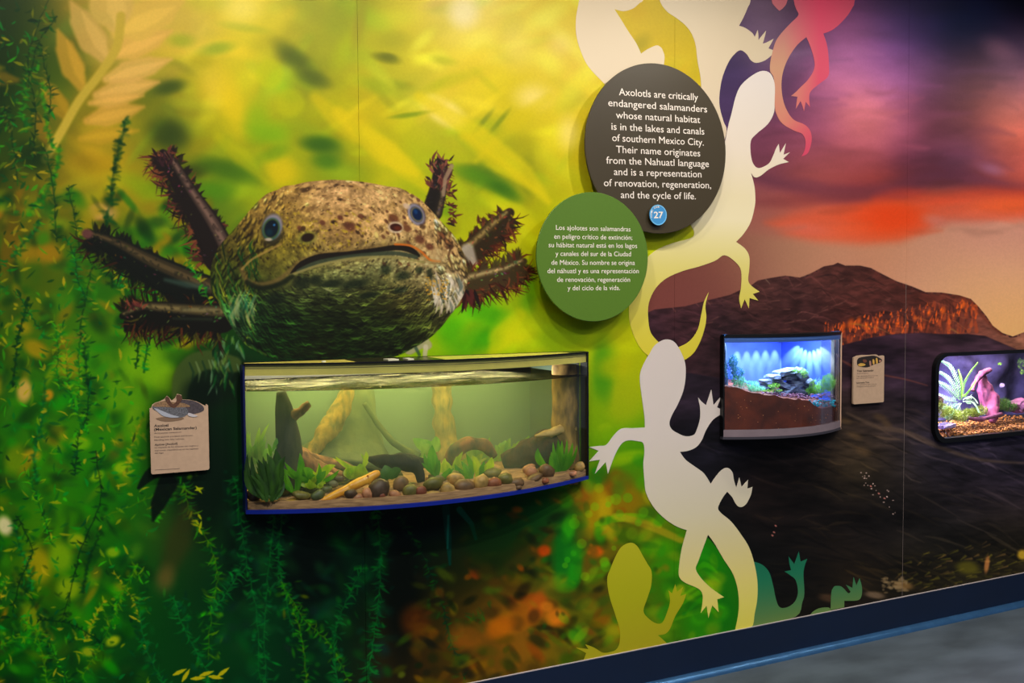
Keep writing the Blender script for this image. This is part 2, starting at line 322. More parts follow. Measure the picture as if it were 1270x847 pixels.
    for a in [(575,15,17,18,(255,238,175),0,.7,.9),(205,30,60,32,(204,170,82),10,.5,.55),(150,60,46,20,(204,168,84),-14,.5,.5),(190,60,45,16,(212,176,60),-4,.4,.5),(195,95,30,12,(205,165,75),-18,.4,.3),
      (365,75,22,11,(85,95,40),25,.8,.6),(390,95,17,9,(90,100,38),25,.8,.6),(395,180,22,9,(70,95,22),12,.8,.7),(410,190,16,12,(80,110,25),0,.8,.5),(480,72,14,6,(120,125,30),10,.7,.6),(482,70,9,4,(105,110,30),10,.6,.6),(500,143,16,2.5,(120,140,20),-10,.7,.7),
      (552,140,26,13,(255,232,150),30,.6,.85),(545,132,20,10,(250,225,110),25,.7,.5),(660,120,20,14,(255,230,140),0,.9,.7),(705,165,12,18,(250,225,140),0,.9,.6),(640,58,16,24,(248,222,120),0,.9,.4),(695,55,13,12,(248,222,130),0,.9,.5),
      (270,110,18,24,(235,200,60),-30,.8,.6),(290,135,14,34,(230,200,20),-15,.8,.6),(334,92,17,18,(190,195,15),0,.25,.55),(360,128,18,17,(195,195,15),0,.3,.5),(345,210,18,20,(215,190,15),0,.6,.6),(300,10,20,16,(250,230,110),0,.9,.7),
      (215,168,18,16,(52,66,25),0,.8,.7),(205,108,17,9,(60,75,30),-15,.8,.55),(240,212,22,9,(62,70,18),-10,.8,.7),(295,210,34,13,(70,100,22),15,.9,.5),(270,205,20,8,(55,75,20),20,.8,.4),
      (610,222,28,9,(70,105,28),22,.7,.7),(595,212,18,7,(80,110,25),18,.7,.6),(655,215,14,22,(130,135,30),10,.9,.5),(600,150,16,3,(110,125,40),-50,.8,.6),(550,75,14,5,(150,160,30),10,.8,.4),
      (127,265,18,12,(176,140,80),0,.5,.9),(124,262,12,9,(190,150,95),0,.5,.6),(150,300,20,14,(60,85,15),0,.8,.5)]: B(*a[:5], a[5], a[6], a[7])
    for a in [(362,68,24,10,(78,92,30),38),(388,98,20,8,(84,98,34),20),(398,178,20,9,(44,84,14),0),(404,200,16,9,(60,104,18),10),(352,215,20,14,(204,182,8),0),(430,60,12,26,(176,186,30),30),(420,25,16,18,(150,160,44),0),(445,30,7,30,(160,150,50),10),(478,72,15,5,(108,112,28),15),(516,142,20,2.5,(118,142,20),-12),(470,108,28,8,(140,160,30),20),
      (205,165,20,17,(44,60,16),0),(213,108,17,7,(52,70,18),-12),(234,214,24,8,(56,66,14),-14),(282,212,38,11,(60,98,14),14),(262,236,26,12,(70,120,12),0),(180,235,30,12,(120,150,10),30),(250,75,14,8,(170,160,30),0),(270,60,20,7,(120,150,40),-10),(225,50,16,8,(140,160,40),0),(335,165,22,14,(120,170,14),0),(318,150,14,22,(130,170,16),10),(340,190,18,8,(96,140,14),-20),
      (600,226,34,9,(64,108,18),24),(628,238,20,7,(48,92,20),30),(560,100,30,7,(170,178,20),-20),(585,215,20,7,(90,130,20),20),(620,150,16,3,(110,130,24),-50),(655,222,8,26,(120,128,20),0),(648,180,18,12,(160,156,24),0),(700,260,20,10,(176,180,20),0),(556,262,9,7,(90,130,12),0),(612,392,34,12,(30,120,6),20),(600,420,26,14,(20,110,8),-20),(655,360,10,24,(60,120,12),0),(628,362,24,10,(140,160,8),0),(700,420,30,16,(110,140,12),0),(560,410,16,16,(60,140,6),0),(640,410,22,18,(186,182,8),0),(750,450,14,30,(40,110,18),0),(775,420,20,20,(170,170,12),0),(745,480,12,20,(60,120,20),0)]:
        c.blob(a[0], a[1], a[2], a[3], a[4], a[5], .75, .62)
    # long soft diagonal yellow leaves
    for p, w, col, al in [([(455,165),(500,205),(545,245)],13,(232,205,10),.4),([(420,140),(480,190),(515,215)],16,(225,200,10),.55),([(520,120),(590,165),(650,215),(680,250)],12,(226,205,20),.6),([(575,170),(620,205),(665,235)],10,(215,195,10),.5),
        ([(270,170),(300,195),(330,225)],10,(190,185,10),.4),([(600,60),(560,110),(520,150)],12,(225,200,50),.35),([(680,120),(640,150),(590,200)],9,(215,195,20),.4),([(600,240),(650,270),(680,300)],9,(190,185,10),.45),([(620,330),(600,390),(580,430)],10,(90,150,10),.5),([(645,390),(620,420),(610,440)],14,(180,180,10),.5),([(390,120),(420,150),(440,175)],12,(228,202,10),.4)]:
        c.line(p, [w*.5]+[w]*(len(p)-2)+[w*.3], col, 10, al)
    # large blurred palmate plant, top left
    stem = [(56,197),(78,160),(98,125),(125,90),(145,58),(150,20)]
    for (x, y, a, L, w, col) in [(132,98,197-180,84,13,(214,170,92)),(120,118,12,78,13,(210,165,88)),(108,150,14,72,12,(196,152,68)),(100,172,8,72,9,(176,142,40)),(140,68,22,78,14,(212,168,84)),(145,40,25,90,20,(212,175,80)),(112,128,8,66,8,(205,160,80)),
          (100,108,112,76,13,(182,142,52)),(82,146,122,56,11,(150,120,30)),(128,72,120,80,16,(196,160,86)),(60,180,110,42,8,(125,100,22)),(140,30,95,70,24,(202,168,88)),(20,100,170,50,8,(90,80,18)),(0,85,175,40,8,(85,85,14))]:
        c.leaf(x, y, a, L, w*1.15, col, 7, .8); c.leaf(x+6, y-1, a, L*.8, w*.5, [min(255, v*1.12) for v in col], 6, .5)
    c.line(smooth(stem, 5, False), 5.5, (184,160,62), 5, .95)
    # dim jungle on the left and at the bottom: soft yellow-green blobs first
    for k in range(1100):
        x, y = rnd(-150, 260), rnd(240, 850)
        if x > 180 and y > 440: continue
        yel = rnd(0, 1) < .42 - (y-250)/1600
        col = (rnd(95, 165), rnd(95, 135), rnd(4, 18)) if yel else (rnd(8, 60), rnd(60, 125), rnd(2, 20))
        if rnd(0, 1) < .3: col = (rnd(2, 12), rnd(28, 52), rnd(6, 16))
        B(x, y, rnd(5, 17), rnd(3, 9), col, rnd(-80, 80), .7, rnd(.25, .65))
    for a in [(30,485,9,14,(190,150,80)),(6,652,9,12,(200,185,140)),(45,433,17,10,(135,115,10)),(85,452,15,17,(125,115,12)),(42,318,20,12,(130,105,8)),(62,315,14,12,(135,105,8)),(45,345,22,20,(60,80,8)),(12,300,10,34,(90,75,5)),(60,490,6,7,(170,120,20)),(48,700,16,22,(130,120,12)),(75,690,14,20,(100,130,12)),(85,730,14,14,(110,130,14)),(95,670,10,8,(120,130,15)),(140,685,8,6,(110,140,15)),(140,795,9,6,(140,150,20)),(110,808,9,6,(120,130,20)),(42,768,14,20,(100,110,12)),(20,570,14,18,(90,110,10)),(150,580,9,7,(120,150,10)),(100,550,12,8,(95,140,8)),(40,565,10,8,(140,120,20)),(120,590,9,6,(110,140,10)),(205,470,22,18,(110,150,2)),(178,452,26,22,(98,140,2)),(170,520,14,26,(85,130,4)),(150,490,18,22,(80,125,4))]:
        B(*a[:5], rnd(-30, 30), .5, .85)
    for k in range(60):
        x, y = rnd(-140, 300), rnd(-200, 260)
        if x < 60: B(x, y, rnd(8, 20), rnd(8, 20), (rnd(3, 14), rnd(25, 42), 8), 0, .8, .6)
    def sprig(pts, n, L, w, cols, stemc, f=1.1, sw=1.1, al=.85):
        P = smooth(pts, 8, False); P = [(x_+rnd(-1.3, 1.3), y_+rnd(-1, 1)) for x_, y_ in P]; c.line(P, [sw, sw*.7, sw*.9, sw*.4], [v*.7 for v in stemc], f*1.3, al*.7)
        for i in range(n):
            j = int(i/n*(len(P)-2)); (x, y), (x2, y2) = P[j], P[j+1]
            t = rnd(0, 1); x += (x2-x)*t; y += (y2-y)*t
            base = math.degrees(math.atan2(-(y2-y), x2-x)); side = 1 if i % 2 else -1
            c.leaf(x, y, base+side*rnd(12, 95), L*rnd(.35, 1.2), w*rnd(.45, 1.1), cols[int(rnd(0, len(cols)-.01))], f*rnd(.8, 1.5), al*rnd(.45, 1), bend=side*rnd(0, .6))
            if i % 3 == 0: c.leaf(x, y, base+side*rnd(-60, 120), L*rnd(.3, .9), w*rnd(.4, .9), cols[int(rnd(0, len(cols)-.01))], f*1.4, al*rnd(.4, .9))
    G1 = [(20,110,18),(50,140,15),(10,80,22),(95,140,10)]; G2 = [(5,85,32),(10,110,40),(3,60,30),(20,120,45)]; YG = [(140,135,15),(110,130,12),(160,140,25),(60,120,15)]
    DK = [(3,45,14),(6,62,20),(2,34,12)]
    for k in range(62):
        x, y = rnd(-150, 200), rnd(150, 860); a = rnd(60, 120); L = rnd(50, 130)
        if x > 185 and y < 640: continue
        if y < 250 and x > 60: x -= 110
        pts = [(x, y)]
        for q in range(3): a += rnd(-18, 18); pts.append((pts[-1][0]+L/3*math.cos(math.radians(a)), pts[-1][1]-L/3*math.sin(math.radians(a))))
        s_ = [G1, G2, YG, DK, G1][int(rnd(0, 4.99))]
        if y < 250: s_ = [DK, G1][int(rnd(0, 1.99))]
        sprig(pts, int(L/2.6), rnd(5, 13), rnd(.9, 2.3), s_, s_[2], rnd(1, 1.6) if k % 2 else rnd(2.5, 5), rnd(.8, 1.6))
    for k in range(1300):
        x, y = rnd(-150, 185), rnd(10, 860)
        if y < 300 and x > 50: x -= 120
        s_ = [G1, G2, YG, DK, YG][int(rnd(0, 4.99))]
        c.leaf(x, y, rnd(0, 360), rnd(4, 15), rnd(.8, 2.2), s_[int(rnd(0, 2.99))], rnd(1, 2.5), rnd(.35, .85), rnd(-.6, .6))
    # sharp top left sprigs
    for pts in [[(40,200),(44,140),(35,70),(60,0)],[(5,130),(15,170),(22,230)],[(70,300),(66,230),(55,180)],[(100,320),(92,270),(85,230)],[(115,330),(104,380),(98,430)],[(70,20),(45,60),(35,110)],[(60,150),(62,110),(50,60)]]:
        sprig(pts, 34, 11, 1.7, [(18,62,14),(35,90,15),(95,95,25),(8,38,12)], (10,50,16), 1.3, 1.1)
    # lower centre: near-black patches with teal-green stems, brown stones to the right
    for a in [(385,705,34,44,(2,10,6)),(300,690,22,60,(2,18,8)),(500,740,22,90,(4,9,5)),(255,600,36,60,(2,16,7)),(345,640,46,22,(2,16,12)),(500,650,60,20,(2,14,14)),(235,540,50,60,(3,20,8))]: B(*a[:5], 0, .6, .9)
    for k in range(140):
        x, y = rnd(270, 490), rnd(600, 850); col = (rnd(2, 20), rnd(30, 90), rnd(15, 45))
        B(x, y, rnd(4, 14), rnd(3, 8), col, rnd(-80, 80), .8, rnd(.2, .5))
    for pts, n, L, w, st in [([(228,600),(238,640),(262,680),(270,720),(262,760),(258,820)],60,15,1.9,G1),([(290,590),(300,650),(306,700),(318,760),(322,850)],60,13,1.7,G2),([(350,635),(345,690),(352,730),(365,790)],46,11,1.6,G2),([(340,640),(334,700),(328,780),(330,850)],46,11,1.6,G2),([(350,723),(375,765),(410,800),(435,850)],40,11,1.6,G1),([(465,625),(472,680),(470,740),(462,800),(455,850)],60,15,2,G2),([(420,850),(415,790),(432,740),(452,700)],40,12,1.7,G2),([(380,850),(376,800),(362,750)],30,10,1.6,G1),
          ([(495,640),(525,690),(545,740),(560,800),(580,850)],40,10,1.8,[(5,70,25),(20,90,20),(8,50,30)]),([(560,800),(585,770),(600,760)],12,10,2,[(20,90,30),(40,100,20)]),([(170,700),(150,740),(130,790),(100,840)],40,13,1.7,G1),([(215,740),(228,780),(250,820),(262,850)],34,14,2,G2),([(262,760),(285,730),(300,700)],24,14,1.7,G2),([(130,640),(180,620),(215,600)],10,9,1.4,G1),([(20,640),(40,680),(25,720),(16,760)],20,8,1.5,DK),([(118,560),(124,620),(98,690),(78,770)],24,10,1.7,DK),([(45,768),(90,775),(130,800)],20,10,1.5,DK),
          ([(205,850),(180,800),(172,740)],28,12,1.6,G2),([(60,850),(50,800),(30,760)],28,14,1.8,G1),([(0,800),(30,790),(70,800)],20,12,1.8,G1)]:
        sprig(pts, int(n*1.7), L*.9, w*.85, [[v*.8 for v in q_] for q_ in st], st[-1], 1.3, 1., .8)
        for q_ in range(int(n*.8)):
            b_ = smooth(pts, 4, False); x_, y_ = b_[int(rnd(0, len(b_)-.01))]; B(x_+rnd(-16, 16), y_+rnd(-16, 16), rnd(2, 6), rnd(1, 3), [v*rnd(.5, 1.1) for v in st[int(rnd(0, len(st)-.01))]], rnd(-90, 90), .7, rnd(.2, .6))
    for k in range(9): c.leaf(238+rnd(-6, 10), 628+rnd(-25, 50), rnd(-80, 80), rnd(6, 12), 1.7, (135,140,15), 1.2, .9)
    for k in range(6): c.leaf(215+k*11, 845-rnd(0, 8), rnd(-20, 60), 18, 2.6, (150,140,20), 1.4, .95)
    # dim limb and rocks
    c.line([(232,635),(222,670),(205,715)], [10,16,9], (44,46,18), 18, .7); B(205,718,11,16,(95,80,40), 15, .8, .6); c.line([(208,600),(196,625),(190,645)], [12,9,2], (2,10,6), 4, .9)
    c.line(smooth([(172,605),(185,590),(200,580)],4,False), [2,7,9], (3,14,8), 3, .9)
    for k in range(520):
        x, y = rnd(495, 790), rnd(630, 850)
        d = (x-495)/300+(y-640)/260
        if d < rnd(.2, 1.0): continue
        col = [(70,62,10),(110,80,18),(150,90,18),(40,44,10),(26,26,8),(90,88,14),(120,110,20),(20,24,8)][int(rnd(0, 7.99))]
        B(x, y, rnd(4, 15), rnd(3, 8), [v*rnd(.5, 1.05) for v in col], rnd(-60, 60), .6, rnd(.3, .75))
    for a in [(655,760,34,17,(140,84,18),-22),(667,750,9,20,(150,76,22),20),(640,772,10,9,(84,56,14),0),(662,764,7,9,(60,40,12),20),(678,752,8,6,(170,104,30),0),(620,778,18,12,(150,85,14),-30),(580,790,22,16,(110,70,16),0),(515,770,18,20,(75,38,10),0),(690,765,14,10,(190,110,30),0),(640,690,26,12,(52,50,14),-10),(600,700,24,14,(38,36,10),10),(690,728,16,14,(100,92,22),0),(738,684,10,7,(205,85,20),0),(675,683,8,7,(190,70,14),0),(740,630,14,34,(150,120,14),10),(720,610,14,16,(140,80,20),0),(700,690,14,44,(10,95,24),0),(714,705,9,24,(30,120,20),10),(705,655,8,16,(50,140,20),10),(745,660,8,14,(60,130,15),0),(770,665,16,10,(60,95,10),0),(815,680,22,12,(60,120,10),0),(826,705,18,12,(50,110,12),0),(700,735,20,8,(60,62,12),0),(740,745,24,12,(78,66,14),0),(770,620,30,20,(120,92,12),0),(790,660,20,16,(60,80,10),0),(760,600,12,18,(110,70,14),20),(726,572,10,14,(90,120,20),0),(752,640,9,30,(160,140,20),-10),(880,700,20,30,(26,98,10),0),(895,760,16,26,(18,84,14),0),(870,775,20,20,(36,100,12),0)]:
        B(*a[:5], a[5], .5, .75)
    c.line(smooth([(740,650),(770,642),(800,644),(818,652)],5,False), [3,5,6,3], (105,140,12), 3, .85)
    c.line(smooth([(765,640),(800,650),(845,670)],5,False), [4,5,4], (150,130,30), 4, .6)
    for a in [(750,530,8,5,(150,170,30)),(753,537,7,7,(95,140,15)),(780,565,22,6,(130,160,15)),(768,573,16,5,(120,150,12)),(745,520,26,30,(110,140,12)),(772,500,20,24,(140,150,20)),(748,470,9,30,(70,120,20)),(762,455,20,14,(160,160,12))]: B(*a[:5], -8, .6, .6)
    for k in range(7):
        y0 = 685+k*11; c.line(smooth([(rnd(830,860), y0+20),(rnd(865,880), y0+4),(rnd(885,900), y0+14)],4,False), [1,rnd(3,5),1], (rnd(40,80), rnd(120,150), 12), 3, .5)
    for k in range(150):
        x, y = rnd(690, 900), rnd(570, 800); col = [(60,130,14),(110,140,20),(30,110,20),(150,150,24),(14,70,16),(90,70,16)][int(rnd(0,5.99))]
        B(x, y, rnd(4, 13), rnd(4, 11), col, rnd(-60, 60), rnd(.3,.7), rnd(.2, .5))
    for k in range(26):
        x, y = rnd(700, 800), rnd(600, 720); r = rnd(3, 7); B(x, y, r, r, (rnd(60,130), rnd(140,170), 20), 0, .2, .35)
    for k in range(60):
        x, y = rnd(640, 850), rnd(600, 800)
        B(x, y, rnd(2, 6), rnd(2, 4), [(110,115,15),(10,90,20),(150,90,20),(20,30,8),(60,120,15)][int(rnd(0, 4.99))], rnd(-60, 60), .8, rnd(.2, .5))
    # hanging claws below the aquarium
    c.line([(553,630),(556,665),(558,700)], [5,4,1.5], (3,52,42), 2, .9); c.line([(570,632),(585,650),(590,668)], [4,3,2], (6,80,62), 2, .9); c.line([(556,640),(555,680)], [1.5,1], (30,110,90), 2, .7)
    c.poly([(575,650),(640,640),(655,676),(620,704),(585,700)], (8,40,10), 16, .5)
    # ---- axolotl: limbs and gills, then the head ----
    B(268,470,48,32,(10,26,12),0,.4,.95); c.line(smooth([(222,500),(226,470),(240,452),(262,446),(290,452)],5,False), [8,12,13,12,10], (58,72,34), 5, .9)
    for k in range(7): c.line([(235+k*8,448-min(k,3)+2),(240+k*8,462),(238+k*8,474)], [1,1.6,1], (96,112,72) if k%2 else (22,44,26), 2, .7)
    B(250,490,22,20,(4,16,8),0,.6,.9)
    for k in range(60): c.leaf(rnd(262,300), rnd(415,480), rnd(60,120)+180, rnd(8,18), rnd(1,2.4), [(16,80,32),(8,46,22),(90,120,50),(3,20,10),(104,134,104)][int(rnd(0,4.99))], 2, .55)
    def gill(pts, rs, dark, light, lside, fil, fl, n, fw=1.7, both=True, backw=1.):
        P = smooth(pts, 8, False); R = np.interp(np.linspace(0, len(pts)-1, len(P)), range(len(pts)), rs)
        for i in range(n):
            j = int(rnd(0, len(P)-2)); x, y = P[j]; b = math.atan2(P[j+1][1]-y, P[j+1][0]-x)
            s_ = lside*-1 if (not both or rnd(0, 1) < .8) else lside
            o = R[j]*.6; t = b+s_*math.pi/2
            c.leaf(x+o*math.cos(t), y+o*math.sin(t), -math.degrees(b+s_*rnd(.7, 1.7)*backw), fl*rnd(.7, 1.9)*(.55 if s_ == lside else 1), fw*rnd(.35, .8), fil[int(rnd(0, len(fil)-.01))], 1.1, .95, rnd(-.9, .9))
            if i % 2: c.leaf(x+o*.7*math.cos(t), y+o*.7*math.sin(t), -math.degrees(b+s_*rnd(.9, 1.5)*backw), fl*.95, fw*1.7, dark, 2.5, .85)
        c.line(P, list(R), dark, 2.5, 1)
        Q = []
        for j in range(len(P)-1):
            b = math.atan2(P[j+1][1]-P[j][1], P[j+1][0]-P[j][0])+lside*math.pi/2
            Q.append((P[j][0]+R[j]*.5*math.cos(b), P[j][1]+R[j]*.5*math.sin(b)))
        c.line(Q, [r*.36 for r in R[:-1]], [v*.72 for v in light], 5, .75); c.line(Q, [r*.14 for r in R[:-1]], [min(255, v*1.1) for v in light], 3.5, .6)
        for k in range(70):
            j = int(rnd(0, len(P)-1)); r_ = R[j]; B(P[j][0]+rnd(-1,1)*r_*.8, P[j][1]+rnd(-1,1)*r_*.8, rnd(.7,2.6), rnd(.5,1.4), [v*rnd(.4,1.6) for v in (dark if k%3 else light)], rnd(-60,60), .6, rnd(.3,.6))
        for k in range(18):
            j = int(rnd(0, len(Q)-1)); B(Q[j][0]+rnd(-4,4), Q[j][1]+rnd(-3,3), rnd(1.2,4), rnd(1,2.2), dark, rnd(0,90), .6, .4)
    FL = [(62,34,30),(96,52,40),(24,16,12),(40,40,14),(110,66,42)]
    gill([(274,318),(256,280),(232,240),(212,205),(202,190)], [22,18,13,10,5], (26,20,18), (122,98,86), 1, FL, 17, 204, 2.2)
    for k in range(26): c.leaf(204+rnd(-9,9), 196+rnd(-4,12), rnd(45,165), rnd(8,15), rnd(1.1,2.1), [(88,50,46),(120,72,52),(52,30,34),(30,20,20)][int(rnd(0,3.99))], 1.2, .95)
    gill([(268,372),(225,352),(180,330),(145,308),(108,290)], [26,22,19,13,5], (14,18,14), (88,74,50), 1, [(20,26,12),(50,60,16),(10,18,10),(44,26,16)], 18, 204, 2)
    c.line([(205,347),(232,353),(258,357)], [2,4,2], (62,82,72), 6, .6); B(108,290,7,6,(96,62,58),20,.4,.9)
    gill([(275,395),(238,392),(200,388),(178,385),(152,392)], [18,16,14,10,4], (16,16,12), (122,108,72), 1, [(34,18,14),(70,38,22),(14,12,8),(60,56,20)], 21, 221, 1.9)
    for k in range(20): c.leaf(160+rnd(-6,18), 382+rnd(-4,4), rnd(50,150), rnd(6,12), rnd(.9,1.6), [(110,62,46),(84,44,40),(50,28,26)][int(rnd(0,2.99))], 1.2, .95, rnd(-.6,.6))
    c.line([(228,384),(268,384)], [2,3,1.5], (104,98,70), 4, .7); c.line([(215,395),(262,396)], [1,3.5,2], (48,58,42), 5, .5)
    gill([(536,262),(542,240),(546,220),(545,203)], [13,11,10,7], (30,24,20), (122,104,80), 1, [(70,38,32),(98,58,46),(44,26,22),(120,76,60)], 13, 170, 2.2, backw=-1)
    for k in range(60): c.leaf(546+rnd(-14,14), 208+rnd(-10,30), rnd(35,150), rnd(7,14), rnd(.9,1.8), [(98,54,46),(126,80,66),(60,34,34),(40,24,24)][int(rnd(0,3.99))], 1.1, .95)
    c.line([(560,206),(552,222),(550,242)], [3,2.5,2], (150,128,104), 2, .8); c.line([(534,270),(540,242)], [6,7], (26,22,18), 4, .8)
    for k in range(22): c.leaf(556+rnd(-5,6), 262+rnd(-28,16), rnd(-60,40), rnd(6,13), 1.4, [(60,30,26),(90,48,38),(30,20,14)][int(rnd(0,2.99))], 1.1, .95)
    gill([(568,318),(590,305),(612,284),(632,264)], [12,12,11,6], (46,36,20), (156,134,84), -1, [(70,30,18),(96,54,30),(34,20,12)], 15, 187, 1.7)
    for k in range(26): c.leaf(600+rnd(-22,34), 288-rnd(0,1)*0-(rnd(0,26)), rnd(60,140), rnd(5,12), rnd(1.3,2.2), [(104,62,40),(70,36,24)][int(rnd(0,1.99))], 1.1, .0 if rnd(0,1)<.5 else .8)
    c.line([(580,310),(588,326)], [8,4], (176,164,148), 6, .8)
    gill([(572,352),(600,344),(628,336),(650,324)], [12,10,8,4], (60,50,30), (176,156,110), -1, [(88,44,28),(60,26,18),(110,64,40),(40,20,14)], 19, 204, 1.8)
    for k in range(16): c.leaf(572+rnd(-4,22), 362+rnd(-3,3), rnd(-110,-60), rnd(12,24), 2.4, [(42,20,18),(74,36,34),(26,20,20)][int(rnd(0,2.99))], 1.1, .95)
    c.line([(508,432),(522,422),(530,428)], [8,10,6], (150,146,120), 3, .9); c.line([(515,430),(520,440)], 2, (50,70,60), 2, .8); c.line([(528,430),(527,440)], 3, (180,170,150), 2, .8)
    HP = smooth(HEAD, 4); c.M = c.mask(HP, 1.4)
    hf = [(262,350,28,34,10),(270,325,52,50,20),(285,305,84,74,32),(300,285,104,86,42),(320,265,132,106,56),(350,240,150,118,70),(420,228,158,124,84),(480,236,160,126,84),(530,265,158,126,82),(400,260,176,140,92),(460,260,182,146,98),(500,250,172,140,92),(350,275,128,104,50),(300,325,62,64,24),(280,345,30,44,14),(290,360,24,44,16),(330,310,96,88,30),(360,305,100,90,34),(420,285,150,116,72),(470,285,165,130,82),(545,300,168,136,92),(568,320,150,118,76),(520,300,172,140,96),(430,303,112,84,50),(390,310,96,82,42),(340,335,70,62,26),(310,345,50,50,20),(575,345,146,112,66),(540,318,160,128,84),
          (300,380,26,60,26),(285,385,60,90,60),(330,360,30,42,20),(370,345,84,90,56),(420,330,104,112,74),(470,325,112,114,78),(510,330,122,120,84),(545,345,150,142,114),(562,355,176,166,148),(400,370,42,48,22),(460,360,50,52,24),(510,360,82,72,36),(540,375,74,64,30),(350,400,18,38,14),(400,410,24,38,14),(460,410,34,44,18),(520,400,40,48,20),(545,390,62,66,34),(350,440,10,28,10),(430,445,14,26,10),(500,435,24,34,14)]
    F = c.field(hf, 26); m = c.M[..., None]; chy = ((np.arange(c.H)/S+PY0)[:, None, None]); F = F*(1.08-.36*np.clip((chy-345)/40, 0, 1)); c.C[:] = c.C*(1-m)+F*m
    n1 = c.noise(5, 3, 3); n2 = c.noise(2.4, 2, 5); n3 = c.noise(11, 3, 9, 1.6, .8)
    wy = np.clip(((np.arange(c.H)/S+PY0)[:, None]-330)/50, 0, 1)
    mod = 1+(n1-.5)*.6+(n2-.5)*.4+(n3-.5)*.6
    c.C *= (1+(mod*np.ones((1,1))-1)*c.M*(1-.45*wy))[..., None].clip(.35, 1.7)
    # warts and spots on the upper head, flattened towards the edges
    for k in range(900):
        x, y = rnd(262, 580), rnd(224, 345)
        u = (x-420)/160; v = (y-300)/80; r = min(1., math.hypot(u, v)); ang = math.degrees(math.atan2(v*.8, u))+90
        sz = rnd(.8, 2.6)*(1 if rnd(0,1) < .93 else 1.9); dk = rnd(0, 1) < .5
        base = c.at(x, y)
        if dk: col = base*rnd(.3, .6)+np.array([8,2,0])
        else: col = np.clip(base*rnd(1.05, 1.25)+np.array([4,4,-4]), 0, 220)
        B(x, y, sz*1.5, sz*(1-.45*r), col, ang, .45, rnd(.5, .9))
        if dk and k % 2: B(x-1, y-sz*1.1, sz*1.2, sz*.5, np.clip(base*1.35, 0, 250), ang, .5, .6)
    for k in range(90):
        x, y = rnd(340, 460), rnd(262, 312); B(x, y, rnd(1, 2.6), rnd(.8, 1.6), (168,146,40), rnd(0,90), .5, .55)
    for k in range(34):
        x, y = rnd(470, 575), rnd(240, 330); B(x, y, rnd(2, 3.6), rnd(1.4, 2.2), (78,48,34), 50, .4, .75)
    for x, y, r in [(434,281,5.5),(448,268,3),(422,270,3),(372,283,3),(488,271,5),(505,283,4),(548,290,4),(556,300,3),(400,276,3),(521,297,5),(533,306,4)]: B(x, y, r*1.3, r, (84,50,36), 30, .45, .85)
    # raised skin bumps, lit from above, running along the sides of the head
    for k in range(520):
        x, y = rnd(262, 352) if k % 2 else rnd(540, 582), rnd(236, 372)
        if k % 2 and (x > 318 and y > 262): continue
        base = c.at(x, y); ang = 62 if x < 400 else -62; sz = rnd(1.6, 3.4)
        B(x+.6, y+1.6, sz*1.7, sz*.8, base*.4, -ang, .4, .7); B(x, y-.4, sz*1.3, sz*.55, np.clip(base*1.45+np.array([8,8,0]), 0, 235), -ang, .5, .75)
    for k in range(420):
        x, y = rnd(330, 575), rnd(226, 318); base = c.at(x, y)
        B(x, y, rnd(.5, 1.3), rnd(.4, .8), np.clip(base*rnd(1.3, 1.7)+8, 0, 235) if k % 2 else base*.35, rnd(-40, 10), .4, rnd(.4, .85))
    # folds at the left cheek
    for k in range(60):
        x, y = rnd(264, 318), rnd(295, 430)
        c.line(smooth([(x, y),(x-3+rnd(-2,2), y+9),(x+rnd(-1,5), y+20),(x+rnd(2,10), y+30)],3,False), [.4,1.2,1,.3], [(104,110,30),(10,26,8),(20,60,24),(86,80,34)][int(rnd(0,3.99))], 1.2, .7)
    c.line(smooth([(268,340),(276,385),(296,420),(330,440)],5,False), [1.5,2,2,1], (70,90,34), 2, .6)
    # chin: rows of scalloped skin folds
    for k in range(1500):
        x = rnd(272, 576); y = rnd(352, 446)
        if y < 352+abs(x-450)*.05: continue
        t = (x-430)/130; sl = -t*t*t*14 - t*10
        L = rnd(7, 17); u = rnd(-1.5, 1.5)
        lit = c.at(x, y)*rnd(1.5, 2.1)+np.array([8,14,4]) if k % 2 else c.at(x, y)*rnd(.25,.5)
        c.line(smooth([(x-L/2, y-sl/2*L/18+u),(x-L/6, y+rnd(.5,2.5)),(x+L/6, y+rnd(.5,2.5)),(x+L/2, y+sl/2*L/18)],3,False), [.2,.8,.8,.2], np.clip(lit,2,190), 1.1, .6)
    for k in range(46):
        x, y = rnd(534, 572), rnd(336, 372); c.line([(x, y),(x+rnd(3,7), y+rnd(8,14)),(x+rnd(2,6), y+rnd(18,26))], [.5,1.8,.5], [(205,192,170),(176,160,136),(96,104,96),(226,214,196)][int(rnd(0,3.99))], 1.4, .7)
    for k in range(30):
        x, y = rnd(284, 312), rnd(368, 392); c.line([(x+6, y-10),(x, y+2),(x+4, y+14)], [.6,2,.5], [(120,140,100),(30,96,70),(150,150,96),(16,50,34)][int(rnd(0,3.99))], 2, .45)
    for k in range(500):
        x, y = rnd(365, 560), rnd(322, 372)
        B(x, y, rnd(.6,1.4), rnd(.6,1.2), c.at(x, y)*rnd(1.2,1.7) if k % 3 else (20,26,16), 0, .5, .5)
    for x, y, rx, ry in [(375,350,11,8),(392,347,7,6),(410,352,14,5),(478,334,7,6),(500,342,10,5),(520,335,5,4),(342,370,12,7),(440,352,16,5),(458,366,12,4),(496,360,9,4),(533,340,4,8)]: B(x, y, rx, ry, (14,22,14), -10, .6, .75)
    for k in range(60): B(rnd(528,556), rnd(344,372), rnd(.8,1.6), .9, (196,146,50), 0, .5, .7)
    for k in range(260):
        x, y = rnd(362, 556), rnd(318, 346); base = c.at(x, y); B(x, y, rnd(.8, 3), rnd(.6, 1.4), np.clip(base*rnd(1.15, 1.5)+np.array([6,10,6]), 0, 200), rnd(-30, 10), .5, .45)
